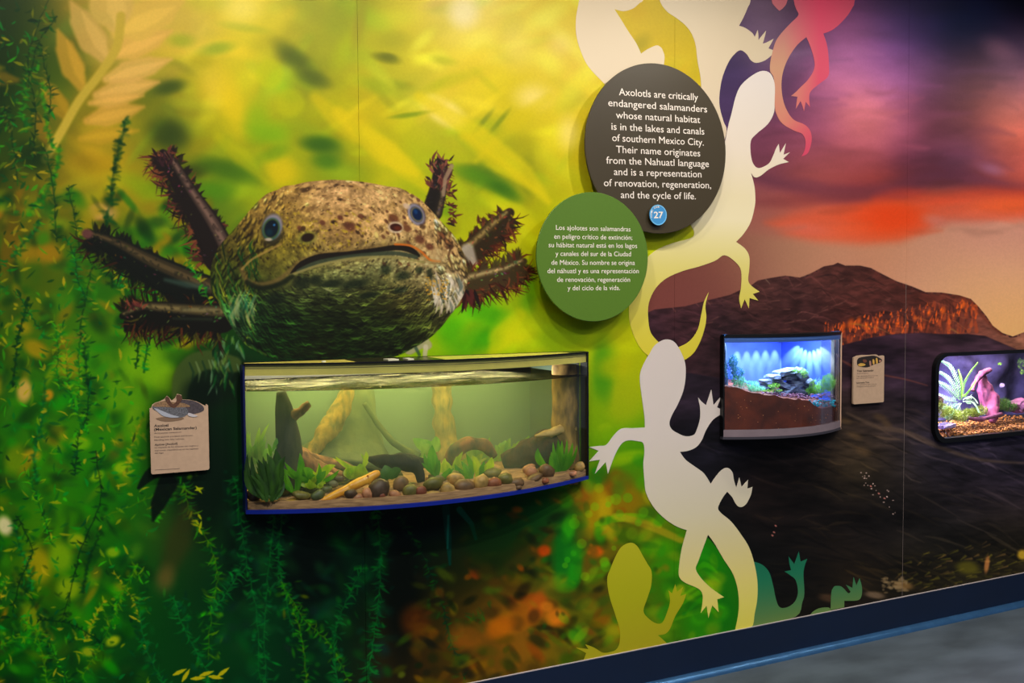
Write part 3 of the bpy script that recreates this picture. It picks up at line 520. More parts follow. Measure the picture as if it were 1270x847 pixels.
    # mouth
    lipU = smooth([(300,334),(306,347),(323,353),(344,348),(360,336),(376,323),(398,316),(430,312),(465,307),(490,303.5),(510,306),(523,315),(535,324.5),(546,325)],5,False)
    c.line(lipU, 3.2, (112,92,56), 4, .6)
    c.line(smooth([(361,339),(374,328),(396,319),(430,315),(465,310.5),(492,307),(508,309.5),(519,317)],5,False), [1,4,4,3,3,3.5,4,2], (20,16,12), 2, .95)
    c.line(smooth([(370,336),(392,326),(422,320),(455,316),(490,314),(516,319)],5,False), 2.6, (54,62,48), 2, .9)
    c.line(smooth([(361,341),(392,330),(424,322.5),(455,319),(490,319.5),(525,325)],5,False), 1.6, (132,124,78), 2, .85)
    c.line(smooth([(490,303),(508,304.5),(522,312),(533,322),(545,324)],5,False), 1.3, (186,104,40), 1.5, .9)
    c.line(smooth([(306,350),(323,357),(345,353),(362,343)],5,False), 3, (16,22,12), 4, .8)
    B(543,317,9,9,(176,146,104),0,.5,.7); c.line([(560,330),(556,318),(561,300)], [1,1.5,1], (70,50,34), 1.5, .7)
    c.line(smooth([(300,334),(312,322),(330,312),(348,303)],5,False), 1.4, (150,124,70), 1.8, .7); c.line(smooth([(296,330),(308,318),(326,309),(345,300)],5,False), 1.2, (30,26,14), 1.8, .7)
    # eyes, nostrils
    B(340,296,13,6,(32,28,16),-25,.5,.85); B(337,283,13.4,17.4,(60,56,40),14,.25,1); B(338,281,12,15.6,(132,124,132),14,.18,1); B(336.5,284,10.6,13.6,(34,74,66),16,.2,1); B(336.5,283.5,9.4,12.2,(116,120,48),16,.12,.8); B(336.5,283.5,8.6,11.4,(8,20,30),16,.2,1); B(334,288,4,4,(12,48,58),0,.7,.7); B(333,297,4.5,2,(190,170,150),0,.5,.8); B(340,279,1.5,1.5,(60,120,170),0,.5,.8)
    B(517,266,10,14.5,(84,74,80),-27,.15,1); B(516,266,9,13.2,(150,146,160),-27,.2,1); B(516.5,266,7.4,10.8,(60,60,70),-27,.2,1); B(517,266,6.6,9.2,(160,140,90),-27,.2,.9); B(517.3,265.8,5.8,8,(6,26,56),-27,.25,1); B(515.5,262.5,2.2,3.2,(20,66,110),-27,.5,.7); B(504,255.5,4.5,3,(196,170,150),30,.5,.8); B(524,281,4,3,(58,40,26),30,.5,.8)
    B(381,294.5,11,7.5,(112,122,56),-12,.5,.6); B(381.5,294.5,8.3,5.2,(34,22,12),-14,.25,1); B(376,283.5,3,3.6,(60,42,22),30,.4,.9)
    B(490.5,282,9.4,7,(196,176,150),8,.25,.9); B(491,282,7.5,4.7,(50,22,14),6,.2,1); B(493,283,4.5,2.6,(96,44,22),6,.5,.7); B(488,269,5.5,2,(104,68,40),30,.4,.8); B(503,281,2.4,6,(110,74,46),-25,.5,.7)
    c.M = None
    # the sprig in front of the gills
    sprig([(262,378),(250,352),(240,335),(231,322)], 22, 9, 1.9, [(40,130,30),(170,160,40),(15,90,30)], (60,130,30), 1.1, 1.3)
    # ---------- the sunset half ----------
    sun = [(1400,-200,6,6,18),(1150,-150,20,18,45),(950,-150,85,65,90),(850,0,110,88,100),(895,30,70,52,80),(950,10,96,76,96),(1040,20,120,66,110),(1075,10,92,54,96),(1110,10,50,34,80),(1150,5,24,20,58),(1200,0,10,10,34),(1270,0,8,8,22),(1400,20,12,12,26),
      (900,80,62,48,86),(950,50,112,90,112),(1000,40,88,62,92),(1060,50,156,92,138),(1100,50,112,70,128),(1140,40,54,38,84),(1190,30,6,22,54),(1230,40,10,14,36),(1270,50,40,26,48),(1400,60,60,40,60),
      (900,120,74,54,92),(975,110,84,52,84),(1045,95,172,102,154),(1085,100,164,98,152),(1120,90,130,80,132),(1150,90,84,58,86),(1190,70,50,36,56),(1220,75,86,60,66),(1255,75,104,78,110),(1270,100,150,100,110),(1400,110,170,110,110),
      (1010,140,128,70,100),(1040,120,172,94,120),(1065,135,208,118,108),(1085,150,196,106,98),(1110,130,160,90,130),(1150,130,104,60,80),(1190,120,96,64,70),(1230,130,140,86,84),(1270,140,204,118,110),(1400,150,200,120,110),
      (960,180,98,52,72),(1010,180,128,66,92),(1060,170,150,78,104),(1110,165,138,72,96),(1160,170,100,54,62),(1200,165,112,62,70),(1240,170,190,96,74),(1270,185,220,100,72),
      (950,210,102,54,74),(1000,205,140,72,74),(1040,200,160,80,74),(1080,215,140,68,70),(1130,205,100,50,74),(1170,200,104,60,92),(1210,200,100,66,104),(1250,200,130,70,84),(1400,200,200,100,80),
      (950,235,108,58,60),(1000,235,120,58,58),(1060,230,92,44,60),(1120,228,78,40,58),(1180,230,74,42,56),(1230,232,150,66,50),(1270,225,150,70,66),
      (930,262,138,78,74),(970,262,150,78,66),(1010,258,186,84,60),(1060,256,196,78,52),(1090,250,196,66,36),(1130,250,178,66,36),(1170,250,186,84,54),(1220,248,206,82,42),(1270,250,214,84,46),(1400,250,210,80,50),
      (950,285,150,100,84),(1000,285,196,98,78),(1050,282,204,92,60),(1100,270,214,76,34),(1130,280,204,86,50),(1155,270,204,130,120),(1200,275,188,104,90),(1240,275,196,104,84),(1270,275,196,104,84),
      (820,345,112,62,58),(860,350,112,66,60),(900,320,118,74,62),(940,305,138,96,80),(990,305,168,118,94),(1050,305,178,124,100),(1110,300,184,122,96),(1180,300,184,126,104),(1240,300,188,128,108),(1270,305,192,134,112),
      (940,335,130,86,64),(1000,330,166,122,94),(1120,335,178,130,104),(1180,345,190,140,108),(1240,345,200,148,116),(1270,345,206,156,118),(1200,365,198,146,104),(1250,400,214,156,94),(1270,390,218,164,100),(1400,360,214,160,110),(1300,410,220,164,92)]
    R = np.zeros_like(c.C); keep = c.C.copy(); R[:] = c.field(sun, 29)
    nz = c.noise(34, 4, 21, 2.6, 1.)-.5; nz2 = c.noise(90, 3, 22, 2.4, 1)-.5
    yy = ((np.arange(c.H)/S+PY0)[:, None])
    R *= (1+(nz*.42+nz2*.3)*np.clip((300-yy)/60, .12, 1))[..., None]
    c.C = R
    c.line(smooth([(930,218),(990,232),(1050,240),(1110,234),(1165,218),(1220,226),(1270,236),(1330,236)],5,False), [5,10,12,11,12,11,8,8], (88,46,66), 20, .62)
    c.line(smooth([(940,250),(980,250),(1030,246),(1080,243)],4,False), [4,7,6,3], (116,56,60), 14, .5)
    c.poly([(950,276),(985,266),(1040,258),(1090,249),(1150,250),(1210,243),(1270,238),(1440,236),(1440,268),(1230,268),(1170,270),(1150,283),(1118,297),(1070,301),(1010,297),(975,290)], (208,84,52), 18, .62)
    B(1104,272,38,18,(222,70,20),-6,.7,.75); B(1060,280,26,12,(218,88,50),0,.8,.5); B(1250,254,40,9,(222,92,44),-4,.7,.6); B(1000,284,26,7,(200,100,84),6,.8,.5)
    hz = c.field([(900,320,122,76,62),(940,312,142,98,82),(980,318,160,114,90),(1040,312,176,122,98),(1100,316,184,126,98),(1160,300,184,128,108),(1220,292,184,126,112),(1270,290,186,128,112),(1400,290,190,130,112),(1150,340,192,140,112),(1220,345,200,148,116),(1270,340,202,150,120),(1180,360,198,146,108),(1215,378,200,150,100),(1250,405,212,158,98),(1270,375,214,160,106),(1400,380,214,160,104),(830,350,112,62,56),(870,350,112,66,60)], 40)
    mk = c.mask([(700,330),(880,300),(930,292),(970,296),(1010,302),(1070,305),(1115,302),(1150,289),(1180,277),(1270,274),(1460,274),(1460,460),(700,460)], 16)[..., None]; c.C[:] = c.C*(1-mk)+hz*mk
    for k in range(90):
        x, y = rnd(930, 1420), rnd(60, 292); b_ = c.at(x, y); c.line(smooth([(x, y),(x+rnd(12,30), y+rnd(-6,4)),(x+rnd(36,70), y+rnd(-8,8))],3,False), [1,rnd(2,6),1], np.clip(b_*rnd(.78, 1.26), 4, 235), 9, .4)
    c.line(smooth([(1085,247),(1120,240),(1160,246),(1220,238),(1290,240)],5,False), [3,6,8,6,4], (206,66,34), 16, .4)
    B(1156,272,12,6,(186,120,112),10,.9,.6); B(1100,268,40,12,(212,68,26),0,.9,.6); B(1230,210,14,6,(150,108,150),15,.9,.45); B(1240,62,20,12,(140,96,110),30,.9,.35)
    MT = [(700,440),(780,398),(812,384),(850,380),(880,372),(905,366),(916,361),(932,354),(940,348),(958,344.5),(974,342),(992,344.5),(1006,339),(1022,330.5),(1034,328.5),(1039,326),(1048,329.5),(1066,329.5),(1080,332.5),(1096,341),(1112,349),(1130,355),(1148,362.5),(1168,363),(1190,366.5),(1204,371),(1213,380),(1223,392),(1231,404),(1243,413),(1256,417.5),(1268,413),(1290,408),(1340,420),(1440,430),(1440,620),(700,620)]
    c.poly(MT, (64,36,36), 1.4)
    c.M = c.mask(MT, 1.2)
    hh = c.field([(800,420,52,32,40),(850,400,62,36,40),(950,370,70,42,40),(1040,345,74,42,38),(1100,360,80,42,36),(1160,375,84,42,34),(1000,400,58,34,34),(1100,390,64,36,34),(900,430,46,30,34),(1190,375,100,50,36),(1220,410,110,64,54),(1260,425,128,84,66),(1300,420,130,86,66),(960,430,50,30,32),(1060,410,70,34,30)], 30)
    yb = np.clip(c.M, 0, 1)[..., None]; c.C[:] = c.C*(1-yb)+hh*yb
    c.C *= (1+((c.noise(7, 3, 31, 1.8, .7)-.5)*.75)*c.M)[..., None]
    for k in range(130):
        x, y = rnd(830, 1140), rnd(338, 410); c.line([(x, y),(x+rnd(4,14), y-rnd(0,5))], [.3,.8], (108,70,62) if k % 3 else (38,24,26), 1.4, rnd(.2,.6))
    for k in range(560):
        t = rnd(0, 1); x = 1022+t*190; top = 408-t*48+ (14 if x < 1060 else 0); y = rnd(top, min(428, top+46))
        if x < 1050: y = rnd(398, 432)
        b = rnd(0, 1); q_ = math.sin(x*.21)+math.sin(x*.47+y*.08)+math.sin(y*.3+x*.1); b = b*.75+.12-.14*q_; col = (208,88,38) if b < .16 else (150,66,38) if b < .4 else (104,52,40) if b < .68 else (60,32,30)
        c.line([(x, y),(x-rnd(-2,3), y+rnd(4,13))], [.6,rnd(.9,2.6)], col, 2.2, rnd(.3,.75))
    for k in range(130):
        t = rnd(0, 1)**1.0; x = 1022+t*190; y = (402-t*34)+rnd(-4, 22)
        if x < 1070: y = rnd(396, 428)
        c.line([(x, y),(x-rnd(-1.5,2.5), y+rnd(2,7))], [.3,rnd(.6,1.3)], [(236,104,36),(206,84,34),(224,92,30)][int(rnd(0,2.99))], 1.1, rnd(.4,.9))
    for x, y, r in [(1055,402,7),(1046,405,5),(1065,398,5),(1075,403,4),(1112,402,3),(1040,420,5),(1152,388,4),(1170,385,5),(1135,395,4),(1195,378,4)]: B(x, y, r*.55, r*.9, (236,100,26), 15, .8, .6)
    for k in range(230):
        i_ = int(rnd(2, 33)); q_ = MT[i_]; w_ = MT[i_+1]; t = rnd(0, 1); B(q_[0]+(w_[0]-q_[0])*t, q_[1]+(w_[1]-q_[1])*t+.8, rnd(.7, 2), rnd(.5, 1.3), (60,34,34), 0, .3, .8)
    for k in range(160):
        x, y = rnd(820, 1200), rnd(335, 425); b_ = c.at(x, y); c.line(smooth([(x, y),(x+rnd(4,10), y+rnd(-3,5)),(x+rnd(12,26), y+rnd(2,12))],3,False), [.3,rnd(.5,1.4),.3], np.clip(b_*(1.5 if k % 2 else .6), 4, 150), 1.6, .45)
    c.line(smooth([(1188,366),(1206,376),(1222,396),(1242,414)],4,False), 2.2, (96,46,32), 3, .6)
    c.M = None
    # near hills
    H2 = [(700,430),(780,440),(850,462),(900,470),(990,465),(1022,436),(1046,428),(1080,419),(1110,414.5),(1142,413),(1165,414.5),(1200,414.5),(1222,417),(1243,426),(1262,434),(1300,440),(1440,450),(1440,950),(700,950)]
    c.poly(H2, (44,30,40), 3)
    c.M = c.mask(H2, 2)
    hh = c.field([(850,480,34,26,34),(950,480,36,26,34),(1060,440,46,30,40),(1150,430,58,38,46),(1220,440,60,40,48),(1280,455,60,40,48),(1110,470,40,28,44),(1200,480,40,32,50),(880,560,22,20,28),(1000,560,30,24,24),(1060,530,54,42,36),(1110,520,46,38,38),(1160,560,40,36,50),(1230,560,44,38,54),(1280,570,44,38,56),(1060,570,48,40,24),(1120,600,40,34,30),(1200,610,36,30,34),(1260,630,40,32,34),(860,620,16,16,20),(950,620,28,20,18),(1020,640,30,24,22),(1100,660,26,22,22),(1180,670,28,26,26),(1250,680,38,32,24),(900,700,12,14,14),(980,700,18,16,14),(1060,720,34,26,16),(1140,720,40,34,18),(1220,710,50,44,20),(1280,710,56,46,20),(1000,800,24,20,12)], 40)  # bluish samples around the window hold its glow in the print colour
    hh = hh*(1-.3*np.clip((yy[..., None]-540)/90, 0, 1)); m = c.M[..., None]; c.C[:] = c.C*(1-m)+hh*m
    c.C *= (1+((c.noise(26, 4, 41, 2.6, .8)-.5)*1.2+(c.noise(5, 2, 43, 3, .8)-.5)*.5)*c.M)[..., None].clip(.3, 1.9)
    for k in range(420):
        x, y = rnd(860, 1420), rnd(505, 740); L = rnd(14, 55); sl = .34+rnd(-.25,.25)
        if x < 1040: sl = rnd(-.2, .5)
        b = c.at(x, y); f_ = rnd(1.25, 1.9) if k % 2 else rnd(.35, .7)
        c.line(smooth([(x, y),(x+L*.4, y+L*.4*sl+rnd(-3,3)),(x+L, y+L*sl+rnd(-2,4))],3,False), [.3,rnd(.7,2.4),.3], np.clip(b*f_+(np.array([7,5,-1]) if k % 2 else 0), 2, 130), 2.4, .5)
    c.line(smooth([(1050,512),(1090,530),(1120,535),(1160,552),(1215,570),(1290,575)],5,False), [1,3,3,3,2,1], (92,74,58), 4, .5)
    c.line(smooth([(1044,447),(1060,455),(1085,463),(1121,470),(1150,478)],5,False), [1,2,1.2,1,.6], (112,62,50), 2, .55)
    for x, y in [(1060,540),(1048,522),(1092,518),(1100,526),(1070,560)]: B(x, y, rnd(6,12), rnd(3,5), (86,66,42), 20, .7, .5)
    for k in range(26):
        t = rnd(0, 1); B(1072+t*42+rnd(-6,6), 592+t*42+rnd(-8,8), rnd(.6,1.3), rnd(.5,1), (190,160,150), 0, .4, .8)
    for x, y in [(1080,603),(1090,612),(1097,618),(962,652),(958,664),(960,660)]: B(x, y, 1.6, 1, (180,110,100), 30, .4, .8)
    for k in range(150):
        x = rnd(1110, 1290); y = rnd(688, 745)-(x-1110)*.12
        c.line([(x, y),(x+rnd(3,12), y-rnd(0,5))], [.4,rnd(.6,1.6)], [(120,108,32),(90,84,24),(60,54,18),(36,30,14),(110,84,44)][int(rnd(0,4.99))], 2.2, rnd(.25,.6))
    for x, y, rx, ry, col in [(1224,700,3,10,(170,110,60)),(1268,688,6,6,(190,150,40)),(1120,726,12,5,(120,90,50)),(1085,738,12,4,(110,90,70)),(1200,704,14,8,(84,78,20)),(1030,742,14,5,(70,50,34))]: B(x, y, rx, ry, col, 8, .5, .75)
    for k in range(50): B(rnd(1095,1125), rnd(716,735), rnd(1,4), rnd(1,2), (120,100,70), 0, .5, .5)
    c.M = None
    # blend both prints along the line the silhouettes hide
    BP = smooth(BOUND, 5, False); ys = np.array([p[1] for p in BP]); xs = np.array([p[0] for p in BP])
    o = np.argsort(ys); bx = np.interp(yy[:, 0], ys[o], xs[o])[:, None]
    X = (np.arange(c.W)/S+PX0)[None, :]
    a = np.clip((X-bx)/4+.5, 0, 1)[..., None].astype(np.float32)
    c.C = keep*(1-a)+c.C*a
    lum = c.C.mean(-1, keepdims=True); c.C = lum+(c.C-lum)*((1.2-.14*np.clip(lum/170, 0, 1)**2)*(1-a)+1.02*a)
    c.C = np.where(c.C < 128, 128*(np.clip(c.C, 0, 128)/128)**1.1, c.C)
    n = c.noise(1.6, 2, 77)-.5; c.C *= (1+n*.05)[..., None]
    return np.clip(c.C/255., 0, 1)
# ---------------- the mural, printed on the wall panels ----------------
MX0, MX1, MZ0, MZ1, MD = -1.7, 5.7, .1, 3.4, 600
# how evenly the spotlights reach the wall: print colours are divided by it, lighter where lamps are weak
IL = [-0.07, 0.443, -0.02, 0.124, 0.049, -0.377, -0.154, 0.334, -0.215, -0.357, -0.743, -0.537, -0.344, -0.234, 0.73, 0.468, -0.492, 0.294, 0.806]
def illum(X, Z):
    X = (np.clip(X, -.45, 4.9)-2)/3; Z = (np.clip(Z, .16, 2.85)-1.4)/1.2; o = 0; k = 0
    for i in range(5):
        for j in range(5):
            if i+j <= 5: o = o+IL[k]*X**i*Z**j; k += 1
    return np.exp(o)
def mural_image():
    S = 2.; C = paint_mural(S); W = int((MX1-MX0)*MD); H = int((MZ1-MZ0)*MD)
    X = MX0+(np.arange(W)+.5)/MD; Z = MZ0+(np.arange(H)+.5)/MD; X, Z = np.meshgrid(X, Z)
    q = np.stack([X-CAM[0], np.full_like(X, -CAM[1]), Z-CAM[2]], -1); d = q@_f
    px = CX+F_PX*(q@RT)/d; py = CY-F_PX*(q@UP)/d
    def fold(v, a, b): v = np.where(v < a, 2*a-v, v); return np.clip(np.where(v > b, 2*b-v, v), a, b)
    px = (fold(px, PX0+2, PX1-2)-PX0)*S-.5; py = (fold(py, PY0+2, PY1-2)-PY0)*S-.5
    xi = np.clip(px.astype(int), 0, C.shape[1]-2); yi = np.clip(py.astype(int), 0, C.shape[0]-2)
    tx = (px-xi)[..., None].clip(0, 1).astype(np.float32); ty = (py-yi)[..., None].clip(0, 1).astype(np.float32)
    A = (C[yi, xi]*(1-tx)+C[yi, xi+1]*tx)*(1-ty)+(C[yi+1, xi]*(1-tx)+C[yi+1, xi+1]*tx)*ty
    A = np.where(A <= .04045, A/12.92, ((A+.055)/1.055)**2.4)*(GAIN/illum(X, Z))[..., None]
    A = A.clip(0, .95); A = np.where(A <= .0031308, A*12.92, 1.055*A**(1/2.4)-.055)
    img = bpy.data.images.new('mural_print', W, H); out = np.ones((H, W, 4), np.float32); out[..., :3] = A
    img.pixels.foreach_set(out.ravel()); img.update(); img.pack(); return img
GAIN = 1.0
def mural_material():
    m = bpy.data.materials.new('mural_print'); m.use_nodes = True; nt = m.node_tree; b = nt.nodes['Principled BSDF']; N = nt.nodes.new; L = nt.links.new
    g = N('ShaderNodeNewGeometry'); s = N('ShaderNodeSeparateXYZ'); L(g.outputs['Position'], s.inputs[0])
    u = N('ShaderNodeMapRange'); u.inputs[1].default_value = MX0; u.inputs[2].default_value = MX1; L(s.outputs[0], u.inputs[0])
    v = N('ShaderNodeMapRange'); v.inputs[1].default_value = MZ0; v.inputs[2].default_value = MZ1; L(s.outputs[2], v.inputs[0])
    c = N('ShaderNodeCombineXYZ'); L(u.outputs[0], c.inputs[0]); L(v.outputs[0], c.inputs[1])
    t = N('ShaderNodeTexImage'); t.image = mural_image(); t.extension = 'EXTEND'; t.interpolation = 'Cubic'; L(c.outputs[0], t.inputs[0]); L(t.outputs[0], b.inputs['Base Color'])
    b.inputs['Roughness'].default_value = .5; b.inputs['Specular IOR Level'].default_value = .16
    nz = N('ShaderNodeTexNoise'); nz.inputs['Scale'].default_value = 900; L(g.outputs['Position'], nz.inputs[0]); bp = N('ShaderNodeBump'); bp.inputs['Strength'].default_value = .05; bp.inputs['Distance'].default_value = .0005; L(nz.outputs[0], bp.inputs['Height']); L(bp.outputs[0], b.inputs['Normal'])
    return m
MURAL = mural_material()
# ---------------- tanks: their places in the wall ----------------
BX0, BX1, BZ0, BZ1, BS, BD = .477, 1.697, .846, 1.31, .045, .15     # big bow-front aquarium
TX0, TX1, TZ0, TZ1, TS, TD = 2.328, 2.948, .945, 1.357, .02, .09     # small bow-front terrarium
WX0, WX1, WZ0, WZ1 = 3.515, 4.75, .835, 1.246                        # round-cornered wall window
SEAMS = [.865, 2.107, 3.347]; TOP = 3.3; BASE = .155; g = .0005
def panel_outline(k):
    xs = [-3.2]+SEAMS+[7.2]; return xs[k]+(g if k else 0), xs[k+1]-(g if k < 3 else 0)
wall = plate('wall_back', [rect(-3.2, 7.2, 0, TOP), rect(BX0+.01, BX1-.01, BZ0+.01, BZ1-.01), rect(TX0+.01, TX1-.01, TZ0+.01, TZ1-.01), rrect(WX0+.012, WX1-.012, WZ0+.012, WZ1-.012, .05)], .0085, .03, mat('wall_core', (96, 92, 88), .9, var=.1))
tag(wall, None, None, kind='structure')
a, b = panel_outline(0); P0 = [(a, BASE), (b, BASE), (b, BZ0+.008), (BX0+.008, BZ0+.008), (BX0+.008, BZ1-.008), (b, BZ1-.008), (b, TOP), (a, TOP)]
a, b = panel_outline(1); P1 = [(a, BASE), (b, BASE), (b, TOP), (a, TOP), (a, BZ1-.008), (BX1-.008, BZ1-.008), (BX1-.008, BZ0+.008), (a, BZ0+.008)]
a, b = panel_outline(2); P2 = rect(a, b, BASE, TOP)
a, b = panel_outline(3); P3 = rect(a, b, BASE, TOP)
for outs in ([P0], [P1], [P2, rect(TX0+.008, TX1-.008, TZ0+.008, TZ1-.008)], [P3, rrect(WX0+.01, WX1-.01, WZ0+.01, WZ1-.01, .05)]):
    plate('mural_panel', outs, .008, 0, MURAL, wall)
plate('seam_glint', [rect(SEAMS[2]-.0009, SEAMS[2]+.0009, BASE, 1.56)], .002, -.0002, mat('seam_glint_pale', (120, 106, 98), .5), wall)  # pale strip added for the light caught along this seam
fl = box('floor', -4, 9, -5.5, .2, -.05, 0, mat('floor_concrete', (78, 88, 96), .55, var=.25, scale=3.2, bump=.25, stretch=(1, 2.2, 1), detail=8)); tag(fl, None, None, kind='structure')
bb = box('baseboard_back', -3.2, 7.2, -.009, .008, .0, BASE-.0015, mat('baseboard_blue', (3, 24, 54), .5, var=.12, scale=2)); tag(bb, None, None, kind='structure')
tr = box('trim_1', -3.2, 7.2, -.0045, .0, BASE-.0015, BASE+.001, mat('pale_bead', (205, 190, 185), .4)); tag(tr, None, None, kind='structure')
Vc = []; nq = 7
for X in (-3.2, 7.2):
    Vc += [(X, -.009, 0), (X, -.009, .022)]+[(X, -.009-.028*math.sin(math.radians(90*i/nq)), .022*math.cos(math.radians(90*i/nq))) for i in range(1, nq+1)]
n_ = len(Vc)//2
tc = fixn(obj('trim_2', Vc, [tuple(range(n_)), tuple(range(n_, 2*n_))]+[(i, (i+1) % n_, n_+(i+1) % n_, n_+i) for i in range(n_)], mat('trim_metal_blue', (70, 120, 170), .28, metal=.6, var=.1))); tag(tc, None, None, kind='structure')
ce = box('ceiling', -4, 9, -5.5, .2, 3.3, 3.35, mat('ceiling_black', (14, 14, 16), .9)); tag(ce, None, None, kind='structure')
# ---------------- printed figures on the mural: each is its own cut vinyl print ----------------
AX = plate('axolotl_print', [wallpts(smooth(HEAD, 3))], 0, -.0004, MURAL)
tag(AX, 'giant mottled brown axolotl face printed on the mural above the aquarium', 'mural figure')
def gillprint(pts): o = plate('gill', [wallpts(pts)], 0, -.0003, MURAL, AX); return o
gillprint([(262,326),(240,290),(215,262),(198,214),(182,200),(184,184),(206,180),(218,196),(240,222),(262,256),(282,292),(274,310)])
gillprint([(262,372),(200,362),(150,322),(105,296),(108,284),(130,288),(180,312),(240,338),(264,346)])
gillprint([(276,404),(262,424),(215,420),(175,406),(152,392),(156,378),(180,376),(262,384)])
gillprint([(530,256),(532,232),(524,214),(528,200),(546,192),(568,200),(562,232),(562,272),(552,280)])
gillprint([(572,312),(590,284),(612,262),(636,256),(640,268),(626,300),(596,336),(580,338)])
gillprint([(582,352),(600,338),(632,324),(656,318),(652,336),(622,362),(590,392),(572,392),(566,376)])
LIZ = {}
def toned(stops, x, k=1.): return [(z, c) for z, c in stops]
def lizard(name, pts, th, m, label, sm=3, group=None):
    o = plate(name, [wallpts(smooth(pts, sm) if sm > 1 else pts)], 0, -th, m); tag(o, label, 'lizard silhouette', group); return o
Z = lambda px, py: float(at(px, py)[2])
L3 = [(800,-90),(812,-30),(818,0),(827,14),(839,22.5),(853,34.7),(861.8,52),(865,76),(869.4,104),(867,150),(858,200),(870,225),(892,190),(901,163),(897,150),(892,128),(894.7,100.5),(903,78),(912,66),(919,62.4),(926,67),(931,74.5),(938,78),(948.4,75),(957,68.5),(962,63.4),(953,60),(959.5,48),(951,52.5),(946,54),(948.5,45),(950,38),(943,46.5),(940.5,50),(940.5,44),(939.7,37),(936,46),(932.8,40.8),(924,34.6),(916.5,32),(922.4,20.8),(927.6,8.7),(931,0),(938,-40),(930,-110),(880,-170),(830,-150)]
def inter(pts, n=4):
    # smooth the long runs but keep the sharp finger tips and notches
    out = []; N = len(pts)
    for i in range(N):
        p, q, r, s = pts[i-1], pts[i], pts[(i+1) % N], pts[(i+2) % N]
        def cosang(a, b, c):
            u = (a[0]-b[0], a[1]-b[1]); v = (c[0]-b[0], c[1]-b[1]); return (u[0]*v[0]+u[1]*v[1])/(math.hypot(*u)*math.hypot(*v)+1e-9)
        sq = cosang(p, q, r) > -.35; sr = cosang(q, r, s) > -.35
        p_ = q if sq else p; s_ = r if sr else s
        for k in range(n):
            t = k/n; out.append(tuple(.5*(2*q[j]+(r[j]-p_[j])*t+(2*p_[j]-5*q[j]+4*r[j]-s_[j])*t*t+(3*q[j]-p_[j]-3*r[j]+s_[j])*t**3) for j in (0, 1)))
    return out
CRE = [(722,-60),(717,-20),(718,0),(714.5,20.8),(714.5,41.6),(719.7,62),(730,83),(751,105.7),(775,135),(810,130),(823.6,78),(822,63),(818,57.5),(813,56.5),(803,61),(795,66.5),(789,53.7),(778.6,38),(770,24),(762,11.4),(773.4,13.9),(785.5,10.4),(793,4),(797.7,0),(806,-20),(800,-70),(760,-100)]
RED = [(984,-40),(984.5,0),(987.5,11.7),(990,19),(978.7,30.6),(967,43.7),(961,54),(956,73),(955,88),(959.8,98),(960.6,128),(962.7,141),(970,153),(984.5,162),(994.8,166),(999,175),(997.7,186.6),(994,194),(1002,189.5),(1006.4,175),(1005,163),(997.7,154.5),(984.5,148.7),(975.8,137),(970.8,122.4),(969,105),(971.4,87.5),(978.7,70),(989,55.4),(1000,46),(1005,58),(1010,75.8),(1009,87.5),(1002,99),(993,108),(987.5,113.7),(981,119),(989,120),(988,127),(987,134.7),(992.7,125.4),(995,131),(997,138),(999,126),(1004.4,132.7),(1003.5,119.5),(1006.4,112),(1016.6,103.5),(1026.8,94.8),(1028,81.6),(1026,58),(1021,41.7),(1034,36),(1048.7,22),(1057.4,8.7),(1060,0),(1068,-60),(1030,-90)]
REDL = [(955,-30),(957,0),(960,7),(966.5,13.5),(972,9),(976.4,0),(980,-30)]
L2 = [(945,88),(955,91),(960.5,104),(960.5,124.7),(959.5,140),(952,154),(938,166),(931,175),(931,192),(934.5,204),(941.5,208.5),(953.6,202.7),(958.8,193),(962,185),(965.7,178.5),(967,190),(974.4,177.8),(971.5,192),(979.6,188.8),(971,197),(978,201),(965.7,204),(953.6,210),(943,218),(936,220),(931,214),(935,228.7),(936.5,242.6),(936,255),(931,275),(922,290),(912.7,300),(923.4,308),(929,318),(929,333),(927.7,347.6),(932,354.6),(941.9,361.7),(933.4,364.6),(940.5,373),(929.5,369.5),(928.6,382.4),(923.4,371),(919,382.4),(916.6,370),(919,356),(919,336),(912,325),(898.5,316.4),(886.6,323.5),(866.8,330.5),(847,336),(827,344.7),(813,357.5),(804.4,376),(803.8,395.7),(807,412.7),(817,424.6),(825,432),(833,433),(842.7,430),(855.4,422.7),(865.3,408.5),(869.6,390),(873,374.5),(878.7,362.6),(874.7,378.7),(875.8,393),(873.8,407),(868,424),(859.7,438),(848,446.8),(833,452),(819,449),(804.4,441.7),(793,430),(784.6,412.7),(780,393),(781.7,370),(790,345),(798,325),(813,310.7),(832.7,302),(852.6,296.5),(859.7,293),(860.5,286.6),(856,276),(858,258),(872,236),(890,205),(898,180),(901.6,163),(904,152),(906.8,142),(912,121),(919,105.7),(932.8,93.6)]
